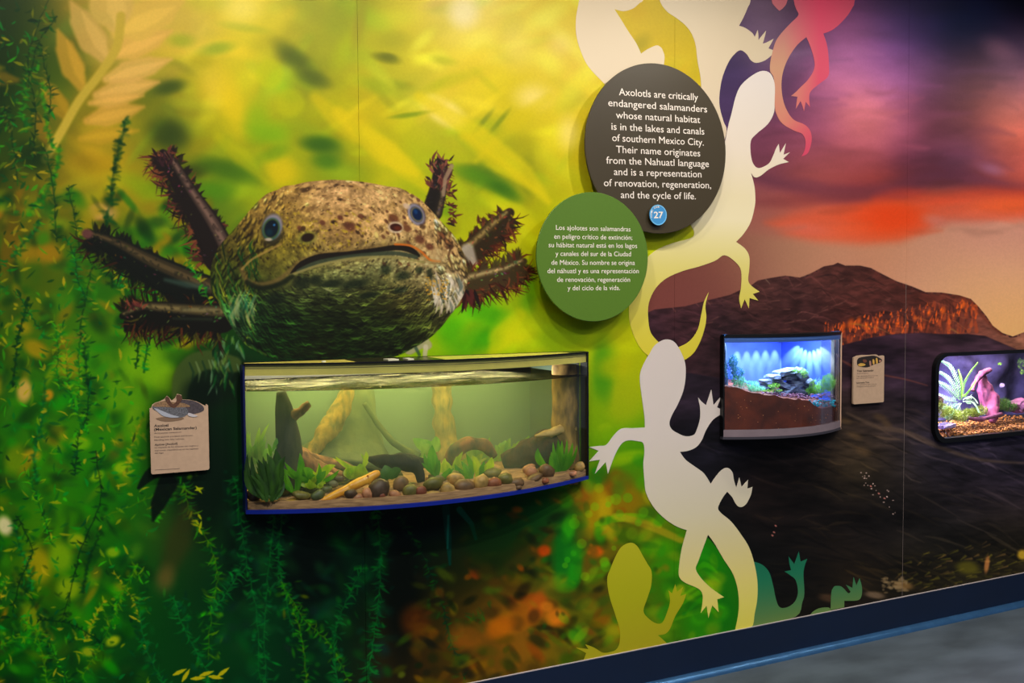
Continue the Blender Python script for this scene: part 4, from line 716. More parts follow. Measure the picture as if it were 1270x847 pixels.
L1 = [(824.6,421),(836,424),(844.5,437),(849.6,451),(850,468),(847,485),(840,502),(833,515),(830,524.6),(832.6,532),(840,537),(850,541),(860,539.5),(864,533),(868,519),(868,505),(866.5,498),(865.7,493),(870,498),(875.5,502.5),(881.9,483.3),(884.7,502.5),(894.9,490.6),(889,505),(897,509),(895.5,512.5),(884,520.5),(875.6,533),(870,546),(863,554.5),(853,559),(843,560.3),(850,570),(861.5,578.5),(872.8,587),(881.3,600),(888.4,589.8),(895.5,582.3),(902.5,580.3),(908,585.5),(910,595.5),(913,605),(916.7,592),(919.5,604),(927.5,594.9),(926.6,606),(932.9,604),(930.9,613.9),(925,625),(918,628.9),(912.5,625),(908,616.7),(901.7,609.6),(895.5,618),(890.4,629.5),(894,636),(906.8,647),(919,663),(928.8,678.7),(935,697.6),(939,719.7),(939,741.7),(935.7,760.6),(931.5,778),(911.5,782),(915.6,760.6),(916,741.7),(913.7,726),(908,710),(897,693),(886,674),(877.8,663),(872,678.7),(865.8,696),(862.7,705.5),(869,716.5),(881.6,729),(898,740.5),(889.4,743),(891,759),(883,750.5),(878.4,766.3),(876,751),(869,760),(871,748),(871,737),(865.8,729.8),(850,722.8),(843,716.5),(841.6,707),(845,682),(851.7,657.6),(837.5,652),(821.7,641),(809,626.8),(801,611),(799,595.5),(797.7,575.6),(799,562),(797.7,549.6),(790.6,547),(779,546),(770.8,550),(763.7,561.5),(758,575.6),(753.8,587.5),(751,572.8),(737.7,587.5),(744,570),(730.6,572),(742.5,559),(730.3,554.4),(742.5,553),(752,551.5),(761,540),(770.8,531.5),(785,531),(799.7,530),(799,516),(796,493.5),(793.5,473.6),(794,462),(799,449.6),(804.8,439.6),(812,428)]
OLV = [(782,673),(790,677),(796.5,688),(802.8,699),(808,708.7),(807.6,726),(802.8,741.7),(798,757.5),(804.4,767),(813.9,773),(821.7,771.7),(828,757.5),(831,745),(829,732),(833.4,735.9),(837.5,724.4),(839.7,733.9),(847,728),(843.8,739),(851,736.4),(847,748),(837.5,763.8),(831,779.5),(824.9,786),(816,787.7),(827,797.5),(775,808.5),(724,818),(727,809.9),(714,803),(729.8,805),(725.7,799),(736.7,803),(747.7,809.4),(757,808.5),(763.5,806),(768,798.4),(768.8,782.7),(763.5,763.8),(755.6,738.6),(753,718),(757,705.5),(763.5,689.8),(771,678)]
TEA = [(925,700),(930,696),(936.7,697),(946,700.8),(954,710),(958.7,726),(962,741.7),(966.6,752.8),(976,753.2),(985.5,746.5),(989.6,735),(987,720),(981,714),(973,708.7),(981,707),(979,699),(978,690),(985,699.5),(990.6,683.8),(992.8,696.5),(1001,693),(996.5,708.7),(997.5,735),(995,746.5),(987,764.5),(944.6,776),(925,778)]
TE2 = [(1030,756.5),(1031,735.4),(1033,729.5),(1036,726.8),(1043.8,727.6),(1051.7,735.4),(1055,734),(1049,725),(1057,729),(1058.6,715.5),(1062,726),(1066,716.9),(1069,729),(1068,740),(1062.7,744.6),(1047,745),(1047,753)]
TE3 = [(1005,762),(1009,758),(1017,754),(1028,753.5),(1030,757.5)]
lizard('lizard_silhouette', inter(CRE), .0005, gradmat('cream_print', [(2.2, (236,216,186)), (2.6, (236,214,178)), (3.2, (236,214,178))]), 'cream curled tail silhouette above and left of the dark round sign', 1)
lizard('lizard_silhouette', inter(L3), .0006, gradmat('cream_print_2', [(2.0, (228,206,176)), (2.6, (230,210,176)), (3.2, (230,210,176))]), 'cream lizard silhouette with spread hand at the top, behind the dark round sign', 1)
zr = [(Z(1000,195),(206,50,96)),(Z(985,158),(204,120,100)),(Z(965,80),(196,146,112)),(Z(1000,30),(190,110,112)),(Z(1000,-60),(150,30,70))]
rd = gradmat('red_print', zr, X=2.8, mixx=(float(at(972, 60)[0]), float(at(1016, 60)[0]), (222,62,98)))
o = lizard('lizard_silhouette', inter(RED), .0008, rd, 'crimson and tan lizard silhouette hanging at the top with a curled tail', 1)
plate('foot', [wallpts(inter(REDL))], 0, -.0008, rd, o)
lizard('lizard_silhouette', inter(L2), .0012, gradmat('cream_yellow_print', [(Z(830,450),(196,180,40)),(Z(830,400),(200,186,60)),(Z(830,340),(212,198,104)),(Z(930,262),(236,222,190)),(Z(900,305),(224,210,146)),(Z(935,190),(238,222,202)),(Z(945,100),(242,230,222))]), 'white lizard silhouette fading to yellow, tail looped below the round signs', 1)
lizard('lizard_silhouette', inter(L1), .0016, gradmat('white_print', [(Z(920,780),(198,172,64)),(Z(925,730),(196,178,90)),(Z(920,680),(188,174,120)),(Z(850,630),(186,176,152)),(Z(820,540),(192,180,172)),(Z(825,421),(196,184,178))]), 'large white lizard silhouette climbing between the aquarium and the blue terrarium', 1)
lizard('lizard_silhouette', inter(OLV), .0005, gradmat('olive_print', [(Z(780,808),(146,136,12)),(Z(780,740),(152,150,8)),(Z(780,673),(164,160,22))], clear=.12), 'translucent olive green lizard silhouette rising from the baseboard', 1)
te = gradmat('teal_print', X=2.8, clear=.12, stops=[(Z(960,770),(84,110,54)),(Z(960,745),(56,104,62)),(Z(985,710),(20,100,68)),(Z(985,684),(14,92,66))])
o = lizard('lizard_silhouette', inter(TEA), .0006, te, 'teal lizard silhouette with raised hand behind the white tail', 1)
t2 = lizard('lizard_silhouette', inter(TE2), .0006, te, 'small teal lizard foot silhouette low at the baseboard, right of the raised teal hand', 1)
plate('back', [wallpts(inter(TE3))], 0, -.0006, te, t2)
# ---------------- lettering ----------------
def text(s, p0, p1, cap, m, parent, Y, bold=0., name='lettering', tilt=None):
    cu = bpy.data.curves.new(name, 'FONT'); cu.body = s; cu.size = 1; cu.offset = bold; cu.resolution_u = 3
    tmp = bpy.data.objects.new(name, cu); COL.objects.link(tmp); dg = bpy.context.evaluated_depsgraph_get(); dg.update()
    me = bpy.data.meshes.new_from_object(tmp.evaluated_get(dg)); bpy.data.objects.remove(tmp)
    n = len(me.vertices); co = np.empty(n*3, np.float32); me.vertices.foreach_get('co', co); co = co.reshape(-1, 3)
    A, B = at(*p0, Y), at(*p1, Y); w = np.linalg.norm(B-A); ex = (B-A)/w; ez = np.array([-ex[2], 0, ex[0]])
    x0, x1 = co[:, 0].min(), co[:, 0].max(); sx = w/(x1-x0); sz = cap/ppm((A+B)/2)/.73
    P = A+np.outer((co[:, 0]-x0)*sx, ex)+np.outer(co[:, 1]*sz, ez); P[:, 1] = Y
    me.vertices.foreach_set('co', P.astype(np.float32).ravel()); me.update(); me.name = name; me.materials.clear(); me.materials.append(m)
    o = bpy.data.objects.new(name, me); COL.objects.link(o); o.parent = parent; o.matrix_parent_inverse = parent.matrix_world.inverted(); return o
# ---------------- two round signs ----------------
def round_sign(name, l, r, t, b, Y, th, m, label):
    cx = (l+r)/2; cy = (t+b)/2; c = at(cx, cy, Y); rad = (abs(at(cx, t, Y)[2]-at(cx, b, Y)[2])+abs(at(r, cy, Y)[0]-at(l, cy, Y)[0]))/4
    c[0] = (at(r, cy, Y)[0]+at(l, cy, Y)[0])/2; c[2] = (at(cx, t, Y)[2]+at(cx, b, Y)[2])/2
    root = empty(name, (c[0], 0, c[2]), label, 'sign'); bev = .0015
    n = 128; prof = [(rad-bev, Y), (rad, Y+bev), (rad, Y+th)]; V = [(c[0], Y, c[2])]; F = []
    for rr, y in prof: V += [(c[0]+rr*math.cos(2*math.pi*i/n), y, c[2]+rr*math.sin(2*math.pi*i/n)) for i in range(n)]
    F += [(0, 1+(i+1) % n, 1+i) for i in range(n)]
    for q in range(len(prof)-1): F += [(1+q*n+i, 1+q*n+(i+1) % n, 1+(q+1)*n+(i+1) % n, 1+(q+1)*n+i) for i in range(n)]
    F.append(tuple(1+(len(prof)-1)*n+i for i in range(n)))
    dk_ = fixn(obj('disc', V, F, m, root))
    for dx, dz in ((-.5, .5), (.5, .5), (-.5, -.5), (.5, -.5)):
        obj('standoff', *loft_vf([(c[0]+dx*rad, Y+th, c[2]+dz*rad), (c[0]+dx*rad, -.0005, c[2]+dz*rad)], [.009, .009], 16), mat('standoff_metal', (150, 150, 150), .3, metal=1), root)
    return dk_, c, rad
W_ = mat('white_ink', (238, 226, 214), .5); D_ = mat('dark_ink', (34, 28, 26), .6); G_ = mat('grey_ink', (84, 70, 60), .6)
YD, YG = -.05, -.068
sd, cD, rD = round_sign('round_sign', 726, 900, 78, 290, YD, .006, mat('taupe_board', (58, 48, 28), .42, var=.04, scale=300), 'large dark taupe round sign with white English text')
for s, a, b in [('Axolotls are critically',(767.8,118),(865.8,124.6)),('endangered salamanders',(754.5,131.4),(877,139.4)),('whose natural habitat',(764,146.6),(868.5,152.6)),('is in the lakes and canals',(758.5,160.8),(873.6,167)),('of southern Mexico City.',(759.4,174.9),(872.8,180.6)),('Their name originates',(764.2,189.3),(868.5,194)),('from the Nahuatl language',(752,202.8),(879.3,207.2)),('and is a representation',(761.5,217),(870,220)),('of renovation, regeneration,',(749,230.8),(882,233.6)),('and the cycle of life.',(770,245.6),(863,247.2))]:
    text(s, a, b, 9, W_, sd, YD-.0004, .0)
sg, cG, rG = round_sign('round_sign', 665, 804, 238.5, 398.5, YG, .006, mat('green_board', (80, 114, 28), .42, var=.04, scale=300), 'leaf green round sign with white Spanish text, overlapping the dark one')
for s, a, b in [('Los ajolotes son salamandras',(689.6,285),(782,287)),('en peligro crítico de extinción;',(687.3,296),(784.3,297.4)),('su hábitat natural está en los lagos',(680.5,306.5),(790.2,307.6)),('y canales del sur de la Ciudad',(689,317.3),(782.6,317.8)),('de México. Su nombre se origina',(684,328.3),(787.4,328.6)),('del náhuatl y es una representación',(679,338.8),(792.2,338.8)),('de renovación, regeneración',(691,349.5),(781.4,349.5)),('y del ciclo de la vida.',(704,360),(769,359.7))]:
    text(s, a, b, 6.2, W_, sg, YG-.0004, .0)
# the blue number button on the dark sign
YB = YD-.014; cb = at(816.3, 266.6, YB); rb = 12.6/ppm(cb)
bt = empty('number_button', (cb[0], YD, cb[2]), 'small round blue button numbered 27 on the dark sign', 'button')
cp_ = plate('cap', [circ(cb[0], cb[2], rb, 48)], YB, YB+.004, mat('button_blue', (62, 140, 198), .4), bt)
plate('rim', [circ(cb[0], cb[2], rb, 48), circ(cb[0], cb[2], rb*.9, 48)], YB-.0008, YB, mat('rim_blue', (112, 186, 232), .4), bt)
plate('spacer', [circ(cb[0], cb[2], rb*.8, 32)], YB+.004, YD, mat('black_plastic', (12, 12, 12), .5), bt)
text('27', (811, 270.4), (822.6, 270.4), 8.2, W_, cp_, YB-.0005, .02)
for i, ch in enumerate('AUDIO CODE'):
    if ch == ' ': continue
    a = math.radians(196-i*12.5); q = (816.3+8.7*math.cos(a)*.9, 266.6-8.7*math.sin(a)*1.05); tx = (math.sin(a)*1.0, math.cos(a)*1.0)
    text(ch, (q[0]-tx[0], q[1]-tx[1]), (q[0]+tx[0], q[1]+tx[1]), 2.2, W_, cp_, YB-.0005, .01)
# ---------------- two small caption plates ----------------
def caption(l, r0, t, bl, br, tr, Y, label, art_out, lines):
    mm = mat('caption_board', (190, 158, 130), .55, var=.04, scale=60); ed = mat('caption_edge', (150, 112, 84), .6)
    x0, x1 = float(at(l, (t+bl)/2, Y)[0]), float(at(r0, (t+br)/2, Y)[0]); z0, z1 = float(at(l, bl, Y)[2]), float(at(l, t, Y)[2])
    root = empty('caption_plate', ((x0+x1)/2, 0, z0), label, 'sign'); out = rrect(x0, x1, z0, z1, .006, 4)
    # the top edge follows the back of the printed animal
    art = wallpts(art_out, Y); i0 = max(range(len(out)), key=lambda i: out[i][1]-out[i][0]*.01)
    top = [p for p in out if p[1] > z1-.0062]; rest = [p for p in out if p[1] <= z1-.0062]
    ol = sorted([p for p in rest if p[0] > (x0+x1)/2], key=lambda p: p[1]); ll = sorted([p for p in rest if p[0] <= (x0+x1)/2], key=lambda p: -p[1])
    full = [p for p in out if p[0] <= x0+.0061 and p[1] < z0+.0061]
    shape = full[::1]+[p for p in out if p[0] >= x1-.0061 and p[1] < z0+.0061]+[p for p in out if p[0] >= x1-.0061 and p[1] > z1-.0061]+art[::-1]+[(x0, z1-.004)]
    bd_ = plate('board', [shape], Y, Y+.008, mm, root); plate('backing', [rect(x0+.01, x1-.01, z0+.01, z1-.015)], Y+.008, 0, ed, root)
    for s, a, b, cap, mt, bold in lines: text(s, a, b, cap, mt, bd_, Y-.0003, bold)
    return bd_
YC = -.018
c1 = caption(186.5, 259, 505, 588.5, 583.5, 504, YC, 'beige caption plate headed Axolotl, left of the aquarium', [(187.5,506),(189,502),(192,500),(198,498),(204,495),(207,491),(210,493),(213,497),(217,494),(220,488.5),(225,490),(226,495.5),(235,496),(244,498),(250,501),(255,503.5)],
 [('Axolotl',(191,529.7),(208.8,529),3.6,D_,.02),('(Mexican Salamander)',(191,534.2),(244,531.8),3.4,D_,.02),('Ambystoma mexicanum',(191.3,538.3),(225,536.6),2.1,G_,0),('Most axolotls are black and brown,',(191.4,543),(239.6,540.8),2.1,G_,0),('blending into lake habitats.',(191.5,546.7),(229,545),2.1,G_,0),('Ajolote [Axolotl]',(191.8,552.8),(220,551.2),2.6,D_,.02),('La mayoría de los ajolotes son negros y',(191.8,556),(246,553.4),2.1,G_,0),('marrones, mezclándose en los hábitats',(192,559.7),(246,557.2),2.1,G_,0),('del lago',(192,562.8),(203,562.3),2.1,G_,0)])
plate('underline', [wallpts([(192,583.2),(223,581.4),(223,580.9),(192,582.7)], YC)], YC-.0003, YC, G_, c1)
def art(root, items, Y):
    for i, (nm, pts, m) in enumerate(items): plate(nm, [wallpts(smooth(pts, 3), Y)], Y-.0004-.0002*i, Y, m, root)
art(c1, [('shadow', [(193,519),(210,516.5),(228,518.5),(222,521.5),(205,523)], mat('print_shadow', (128,100,76), .6)),
 ('tail', [(222,497),(234,496.2),(244,498.5),(252,504),(252.5,509),(246,512),(236,514),(224,512)], mat('print_tail', (70,60,64), .6, var=.3, scale=200)),
 ('body', [(189,505.5),(191,501.5),(198,499),(206,498),(214,501),(224,502),(232,507),(233,513),(226,517.5),(214,518),(203,516),(197,511),(191,508)], mat('print_body', (112,112,118), .6, rgb2=(70,68,70), scale=260)),
 ('back', [(190,504),(192,500.5),(198,498.3),(206,497),(216,499),(228,500),(236,504),(226,505),(212,505),(200,504.5)], mat('print_back', (136,104,72), .6, var=.4, scale=260)),
 ('gill', [(206,498),(205,494),(207,491.5),(210,494),(212,499),(215,501),(219,497),(218.5,492),(220,489.3),(224.5,490.5),(226,495),(222,501),(216,506),(210,503)], mat('print_gill', (86,52,34), .6, var=.4, scale=300)),
 ('belly', [(191,506),(200,509),(212,514),(222,517),(214,518),(203,516),(196,511)], mat('print_belly', (168,170,180), .6)),
 ('foot', [(234,512),(241,514),(245,516),(239,517),(233,515)], mat('print_foot', (190,182,184), .6))], YC)
c2 = caption(1058.5, 1096.5, 442.5, 501.5, 499, 442, YC, 'beige caption plate headed Tiger Salamander, right of the blue terrarium', [(1059,443.5),(1063,441.5),(1070,440.3),(1080,440.3),(1087,439.6),(1090,441.5)],
 [('Tiger Salamander',(1062.8,461.4),(1083.8,460.4),2.6,D_,.02),('Ambystoma tigrinum',(1062.6,463.9),(1077,463.2),1.4,G_,0),('Tiger salamanders live in burrows',(1062.4,467.4),(1089,466.2),1.5,G_,0),('near ponds and streams.',(1062.3,469.8),(1084,468.6),1.5,G_,0),('Salamandra Tigre',(1062.3,475.8),(1078,475),2,D_,.02),('Las salamandras tigre viven en',(1062.2,477.9),(1087,476.7),1.5,G_,0),('madrigueras cerca de estanques.',(1062.2,480.3),(1086.5,479),1.5,G_,0)])
art(c2, [('body', [(1063,447),(1066,443.5),(1074,442),(1084,441),(1091,444),(1094,446.5),(1092,449.5),(1084,452),(1076,455.5),(1068,455),(1063.5,453)], mat('tiger_black', (32,24,20), .6)),
 ('stripe', [(1064,452.5),(1067,450.5),(1072,451),(1073,453),(1067,454.3)], mat('tiger_yellow', (206,160,70), .6)), ('stripe', [(1082,446),(1084,446),(1084.5,451),(1082.5,451.5)], mat('tiger_yellow', 0)), ('stripe', [(1086,444.5),(1088,444.5),(1088.5,450),(1086.5,450.5)], mat('tiger_yellow', 0)), ('stripe', [(1078,448),(1080,448),(1080.3,453.4),(1078.6,453.8)], mat('tiger_pink', (170,120,100), .6)), ('stripe', [(1070,446),(1074,446),(1074.5,449),(1071,449.5)], mat('tiger_brown', (110,60,40), .6)), ('stripe', [(1090,446.5),(1093,447),(1091,449.5)], mat('tiger_pink', 0))], YC)
# ---------------- bow-front aquarium ----------------
def bowf(x0, x1, s, d):
    xm, hw = (x0+x1)/2, (x1-x0)/2
    return lambda x, k=0.: -(s-k+d*(1-((x-xm)/hw)**2))
def bowline(f, x0, x1, k=0., n=40): return [(x0+(x1-x0)*i/n, f(x0+(x1-x0)*i/n, k)) for i in range(n+1)]
def bowstrip(name, f, x0, x1, k0, k1, z0, z1, m, parent, n=40):
    return slab(name, bowline(f, x0, x1, k0, n)+bowline(f, x0, x1, k1, n)[::-1], z0, z1, m, parent)
GL = glass('tank_glass', (.97, .99, .97), .03)
bf = bowf(BX0, BX1, BS, BD); BB = .42                      # interior reaches BB behind the wall
blk = mat('black_trim', (8, 8, 9), .35); blue = mat('blue_silicone', (6, 30, 130), .4, var=.1); khaki = mat('rim_khaki', (224, 206, 104), .45, var=.06)
aq = empty('aquarium', ((BX0+BX1)/2, 0, BZ0), 'wide bow-front freshwater aquarium set in the mural, green water, blue bottom edge', 'aquarium')
bowstrip('front_glass', bf, BX0+.004, BX1-.004, .0, .006, BZ0+.012, BZ1-.006, GL, aq)
slab('base', [(BX0, BB)]+bowline(bf, BX0, BX1, 0)+[(BX1, BB)], BZ0, BZ0+.004, mat('base_panel', (16, 16, 22), .6), aq)
bowstrip('bottom_edge', bf, BX0, BX1, -.001, .008, BZ0-.002, BZ0+.0105, blue, aq)
bowstrip('top_edge', bf, BX0, BX1, -.003, .008, BZ1-.005, BZ1, blk, aq)
bowstrip('rim_band', bf, BX0+.005, BX1-.005, .007, .012, BZ1-.038, BZ1-.005, khaki, aq)
bowstrip('rim_lip', bf, BX0+.005, BX1-.005, .0065, .013, BZ1-.0175, BZ1-.0155, mat('rim_shade', (110, 100, 70), .5), aq)
box('side_edge', BX0-.002, BX0+.004, -BS-.001, .0, BZ0, BZ1-.006, mat('blue_edge', (4, 8, 70), .4), aq)
box('side_edge', BX1-.007, BX1, -BS-.002, .0, BZ0, BZ1, blk, aq)
box('side_panel', BX0, BX0+.004, 0, BB, BZ0, BZ1-.006, mat('tank_side', (92, 108, 88), .6), aq); box('side_panel', BX1-.006, BX1, 0, BB, BZ0, BZ1-.006, mat('tank_side', 0), aq)
box('back_panel', BX0, BX1, BB, BB+.006, BZ0, BZ1, mat('tank_back', (112, 140, 120), .7, var=.06, scale=3), aq)
box('dark_back_strip', BX0+.004, BX1-.007, BB-.012, BB-.002, BZ1-.11, BZ1-.004, mat('back_strip_brown', (58, 50, 22), .5, var=.3, scale=14, stretch=(1, 1, 6)), aq)  # dark strip added to keep the back above the water dim
# lid: glossy panels, the gold light reflections put into their colour
LX = [BX0+.002, .80, 1.08, 1.36, 1.60, BX1-.002]; lidm = mat('lid_gleam', (226, 206, 92), .22, var=.35, scale=26, stretch=(1, 8, 1), spec=.8)
for i in range(5):
    a, b = LX[i]+.003, LX[i+1]-.003
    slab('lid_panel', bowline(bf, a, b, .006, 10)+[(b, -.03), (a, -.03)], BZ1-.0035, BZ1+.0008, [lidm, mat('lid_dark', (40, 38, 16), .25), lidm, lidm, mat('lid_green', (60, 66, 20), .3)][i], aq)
box('lid_hood', BX0+.004, BX1-.004, -.028, BB, BZ1-.004, BZ1+.0015, mat('lid_dark', 0), aq)
for x, w in ((.90, .035), (.965, .02), (.70, .012)): box('lid_clip', x, x+w, -.17 if x > .8 else -.13, -.12, BZ1+.001, BZ1+.005, mat('clip_white', (224, 220, 190), .3), aq)
lampm = mat('lamp_strip', (255, 240, 190), .5, emit=3.)
for a_, b_ in ((.60, .72), (.86, .98), (1.05, 1.2), (1.30, 1.50), (1.56, 1.62)): box('lamp_strip', a_, b_, .05, .09, BZ1-.02, BZ1-.012, lampm, aq)
area('aquarium_lamp', ((BX0+BX1)/2-.06, .17, BZ1-.024), 1.0, .3, 31, (.98, .98, .93))
# water: clear green-tinted body with a rippled surface
WZ = float(at(306, 486, -BS)[2]); SZ = BZ0+.034
vm = bpy.data.materials.new('green_water'); vm.use_nodes = True; nt = vm.node_tree; nt.nodes.remove(nt.nodes['Principled BSDF']); N = nt.nodes.new; L = nt.links.new
t = N('ShaderNodeBsdfTransparent'); L(t.outputs[0], nt.nodes['Material Output'].inputs[0])
vs = N('ShaderNodeVolumeScatter'); vs.inputs[0].default_value = (.46, .67, .55, 1); vs.inputs[1].default_value = .85; vs.inputs[2].default_value = .1; L(vs.outputs[0], nt.nodes['Material Output'].inputs[1])
slab('water', [(BX0+.006, BB-.004)]+bowline(bf, BX0+.006, BX1-.009, .0085)+[(BX1-.009, BB-.004)], SZ-.02, WZ, vm, aq)
sm = bpy.data.materials.new('water_surface'); sm.use_nodes = True; nt = sm.node_tree; nt.nodes.remove(nt.nodes['Principled BSDF']); N = nt.nodes.new; L = nt.links.new
gg = N('ShaderNodeBsdfGlossy'); gg.inputs[0].default_value = (1, .86, .42, 1); gg.inputs['Roughness'].default_value = .1; tt = N('ShaderNodeBsdfTransparent'); tt.inputs[0].default_value = (.42, .40, .22, 1)
tc = N('ShaderNodeTexCoord'); mp = N('ShaderNodeMapping'); mp.inputs['Scale'].default_value = (9, 34, 1); nz = N('ShaderNodeTexNoise'); nz.inputs['Scale'].default_value = 2.2; nz.inputs['Detail'].default_value = 3
L(tc.outputs['Object'], mp.inputs[0]); L(mp.outputs[0], nz.inputs[0]); bp = N('ShaderNodeBump'); bp.inputs['Strength'].default_value = 1.; bp.inputs['Distance'].default_value = .05; L(nz.outputs[0], bp.inputs['Height']); L(bp.outputs[0], gg.inputs['Normal'])
mx = N('ShaderNodeMixShader'); rp = N('ShaderNodeMapRange'); rp.inputs[1].default_value = .50; rp.inputs[2].default_value = .68; rp.inputs[3].default_value = .008; rp.inputs[4].default_value = .16; n2 = N('ShaderNodeTexNoise'); n2.inputs['Scale'].default_value = 1.; n2.inputs['Detail'].default_value = 6; m2 = N('ShaderNodeMapping'); m2.inputs['Scale'].default_value = (7, 60, 1); L(tc.outputs['Object'], m2.inputs[0]); L(m2.outputs[0], n2.inputs[0]); L(n2.outputs[0], rp.inputs[0]); L(rp.outputs[0], mx.inputs[0]); L(tt.outputs[0], mx.inputs[1]); L(gg.outputs[0], mx.inputs[2]); L(mx.outputs[0], nt.nodes['Material Output'].inputs[0])  # gloss streaks from noise imitate the golden ripple highlights
slab('water_surface', [(BX0+.006, BB-.004)]+bowline(bf, BX0+.006, BX1-.009, .009)+[(BX1-.009, BB-.004)], WZ+.0005, WZ+.0012, sm, aq)
# sand bed
nx, ny = 70, 26; V = []; F = []
for i in range(nx+1):
    x = BX0+.0065+(BX1-BX0-.016)*i/nx; yf = bf(x, .009)
    for j in range(ny+1):
        y = yf+(BB-.005-yf)*j/ny; h = 0 if j == 0 else (.004*mnoise.noise(Vector((x*14, y*14, 0)))+.01*(j/ny))
        V.append((x, y, SZ+h))
for i in range(nx):
    for j in range(ny): a = i*(ny+1)+j; F.append((a, a+ny+1, a+ny+2, a+1))
k = len(V)
for i in range(nx+1): x, y, z = V[i*(ny+1)]; V.append((x, y, BZ0+.004))
for i in range(nx): F.append((i*(ny+1), k+i, k+i+1, (i+1)*(ny+1)))
sand = obj('sand_bed', V, F, mat('river_sand', (172, 132, 92), .9, rgb2=(128, 94, 64), scale=60, bump=.3, stretch=(.3, 1, 3)), None, True); tag(sand, 'pale brown sand covering the aquarium floor', 'sand', kind='stuff')
# pebbles, placed where the photo shows them on the sand
PM = {'tan': (178,140,78), 'brown': (112,82,54), 'olive': (112,104,50), 'grey': (116,114,84), 'rust': (140,80,50), 'pink': (176,118,84), 'dark': (74,54,40), 'moss': (92,86,36), 'red': (128,68,48), 'green': (84,92,56), 'yellow': (190,148,62)}
def pm(c): return mat('pebble_'+c, PM[c], .45, var=.28, scale=55, bump=.15, spec=.4)
PEB = [(316,613,9,8,'dark',0,'dark red-brown pebble in the front left corner of the aquarium'),(352.5,607,8,9,'olive',0,'olive brown pebble right of the dark strappy plant'),(371,621,17,3,'yellow',-4,'flat yellow stone lying on the sand at the front left'),
 (374,614,12,5.5,'olive',-15,'long olive pebble above the flat yellow stone'),(389,606,13,6.5,'green',5,'wide green-grey pebble behind the long olive one'),(394.5,614,8.5,6.5,'green',20,'dark green pebble touching the yellow salamander tail'),(405,594.6,9.5,7.5,'olive',30,'rounded olive pebble behind the wide green-grey one'),(404,607,8,5,'green',10,'small green pebble between the salamander tail and the wide green-grey one'),(423,596.5,11.5,5.5,'grey',12,'smooth grey pebble just above the yellow salamander back'),(411,602,7,4,'grey',5,'small grey pebble below the smooth grey one'),(416,589,11,5,'grey',-20,'flat striped grey stone at the driftwood root'),
 (444.8,617,7.5,5.5,'pink',0,'small pinkish pebble under the yellow salamander'),(435,612,8,6,'dark',0,'dark pebble under the middle of the yellow salamander'),(456,612,7,8,'pink',20,'pinkish brown stone beside the large dark one'),(470.5,606,13.5,13.5,'dark',10,'largest dark brown stone, under the salamander head'),(473,614.5,6,5,'red',0,'small red-brown pebble in front of the largest dark stone'),
 (489.5,613,8,5.5,'pink',-25,'pale pink stone right of the largest dark stone'),(496.5,600,10.5,9,'brown',35,'upright pinkish brown stone before the dark driftwood'),(508.8,609,10,9.5,'olive',0,'rounded olive-brown stone in the middle of the front row'),(522,609,7,7,'red',0,'reddish stone between the olive-brown and mossy stones'),(537,600,13,8.5,'moss',0,'mossy mottled oval stone in the front row'),(537,612,9,4,'tan',0,'flat tan stone under the mossy stone'),
 (555,607,9.5,9,'tan',0,'upright tan stone right of the mossy stone'),(565.7,594,11,8,'tan',-15,'orange-tan stone behind the front row'),(576.5,602.8,13,10,'brown',0,'speckled dark brown stone, right of the upright tan one'),(597,598,10.5,10,'tan',20,'pale yellow-tan rounded stone'),(612.6,599.5,9.5,8,'rust',0,'rust red mottled stone'),(626.8,594,10,7.5,'olive',-10,'olive tan stone right of the rust red one'),(640,598.5,11.5,6.5,'brown',0,'low brown stone before the big dark log'),
 (662,593,12.5,5,'brown',22,'long leaning brown stone pointing up to the right'),(659.3,585,8,6.5,'pink',0,'round pinkish brown stone below the log'),(678.5,584,10.5,8.5,'brown',-20,'large brown stone at the foot of the right plant'),(719,579,7,7,'tan',0,'tan stone against the right side of the aquarium'),(709.5,587,6.5,4,'pink',0,'flat pale pink stone near the right end'),(643,604,5,3,'brown',0,'tiny brown pebble on the sand at the right front'),(676,596,6,4,'rust',0,'small orange pebble on the sand under the right plant'),(610,586,13,6,'olive',0,'dark olive stone between the front row and the log'),(543,592,12,6,'olive',0,'olive stone behind the mossy stone')]
def stone(name, px, py, rx, ry, m, ang, lab, cat, z, seed, Y=None, amp=.12, dy=1.):
    p = atz(px, py+ry, z) if Y is None else at(px, py+ry, Y)
    fy = bf(p[0], .012); s0 = ppm(p); R = (rx/s0/.93, max(rx, ry)/s0*.62*dy, ry/s0*1.03)
    if Y is None and p[1] < fy+R[1]: p = at(px, py+ry, fy+R[1])
    c = (p[0], p[1]+0, p[2]+R[2]*.96); o = obj(name, *lump(c, R, seed, amp, 2, math.radians(ang)), m, None, True); tag(o, lab, cat); return o
for i, (px, py, rx, ry, c, ang, lab) in enumerate(PEB): stone('pebble', px, py, rx, ry, pm(c), ang, lab, 'stone', SZ, i*7+3)
random.seed(31); ORD = sorted(range(len(PEB)), key=lambda k: PEB[k][0]); used = set()
for k in ORD[4:-3]:
    px, py, rx, ry, c0 = PEB[k][:5]; core = PEB[k][6].split(',')[0]
    if k % 3 == 1 and px < 560: continue
    rx2 = R_(6, 9.5); c_ = random.choice(['olive', 'brown', 'tan', 'dark', 'grey', 'pink']); nm = {'dark': 'dark brown', 'grey': 'grey-green', 'pink': 'pinkish brown'}.get(c_, c_)
    lab = 'half hidden %s stone behind the %s' % (nm, core[:1].lower()+core[1:]); lab = ' '.join(lab.split()[:16])
    stone('pebble', px+R_(-5, 5), py-ry*.55, rx2, rx2*R_(.55, .8), pm(c_), R_(-25, 25), lab, 'stone', SZ+.006, k*5+200, Y=-.02+R_(-.03, .03))
def pathY(pts): return [at(px, py, Y) for px, py, Y in pts]
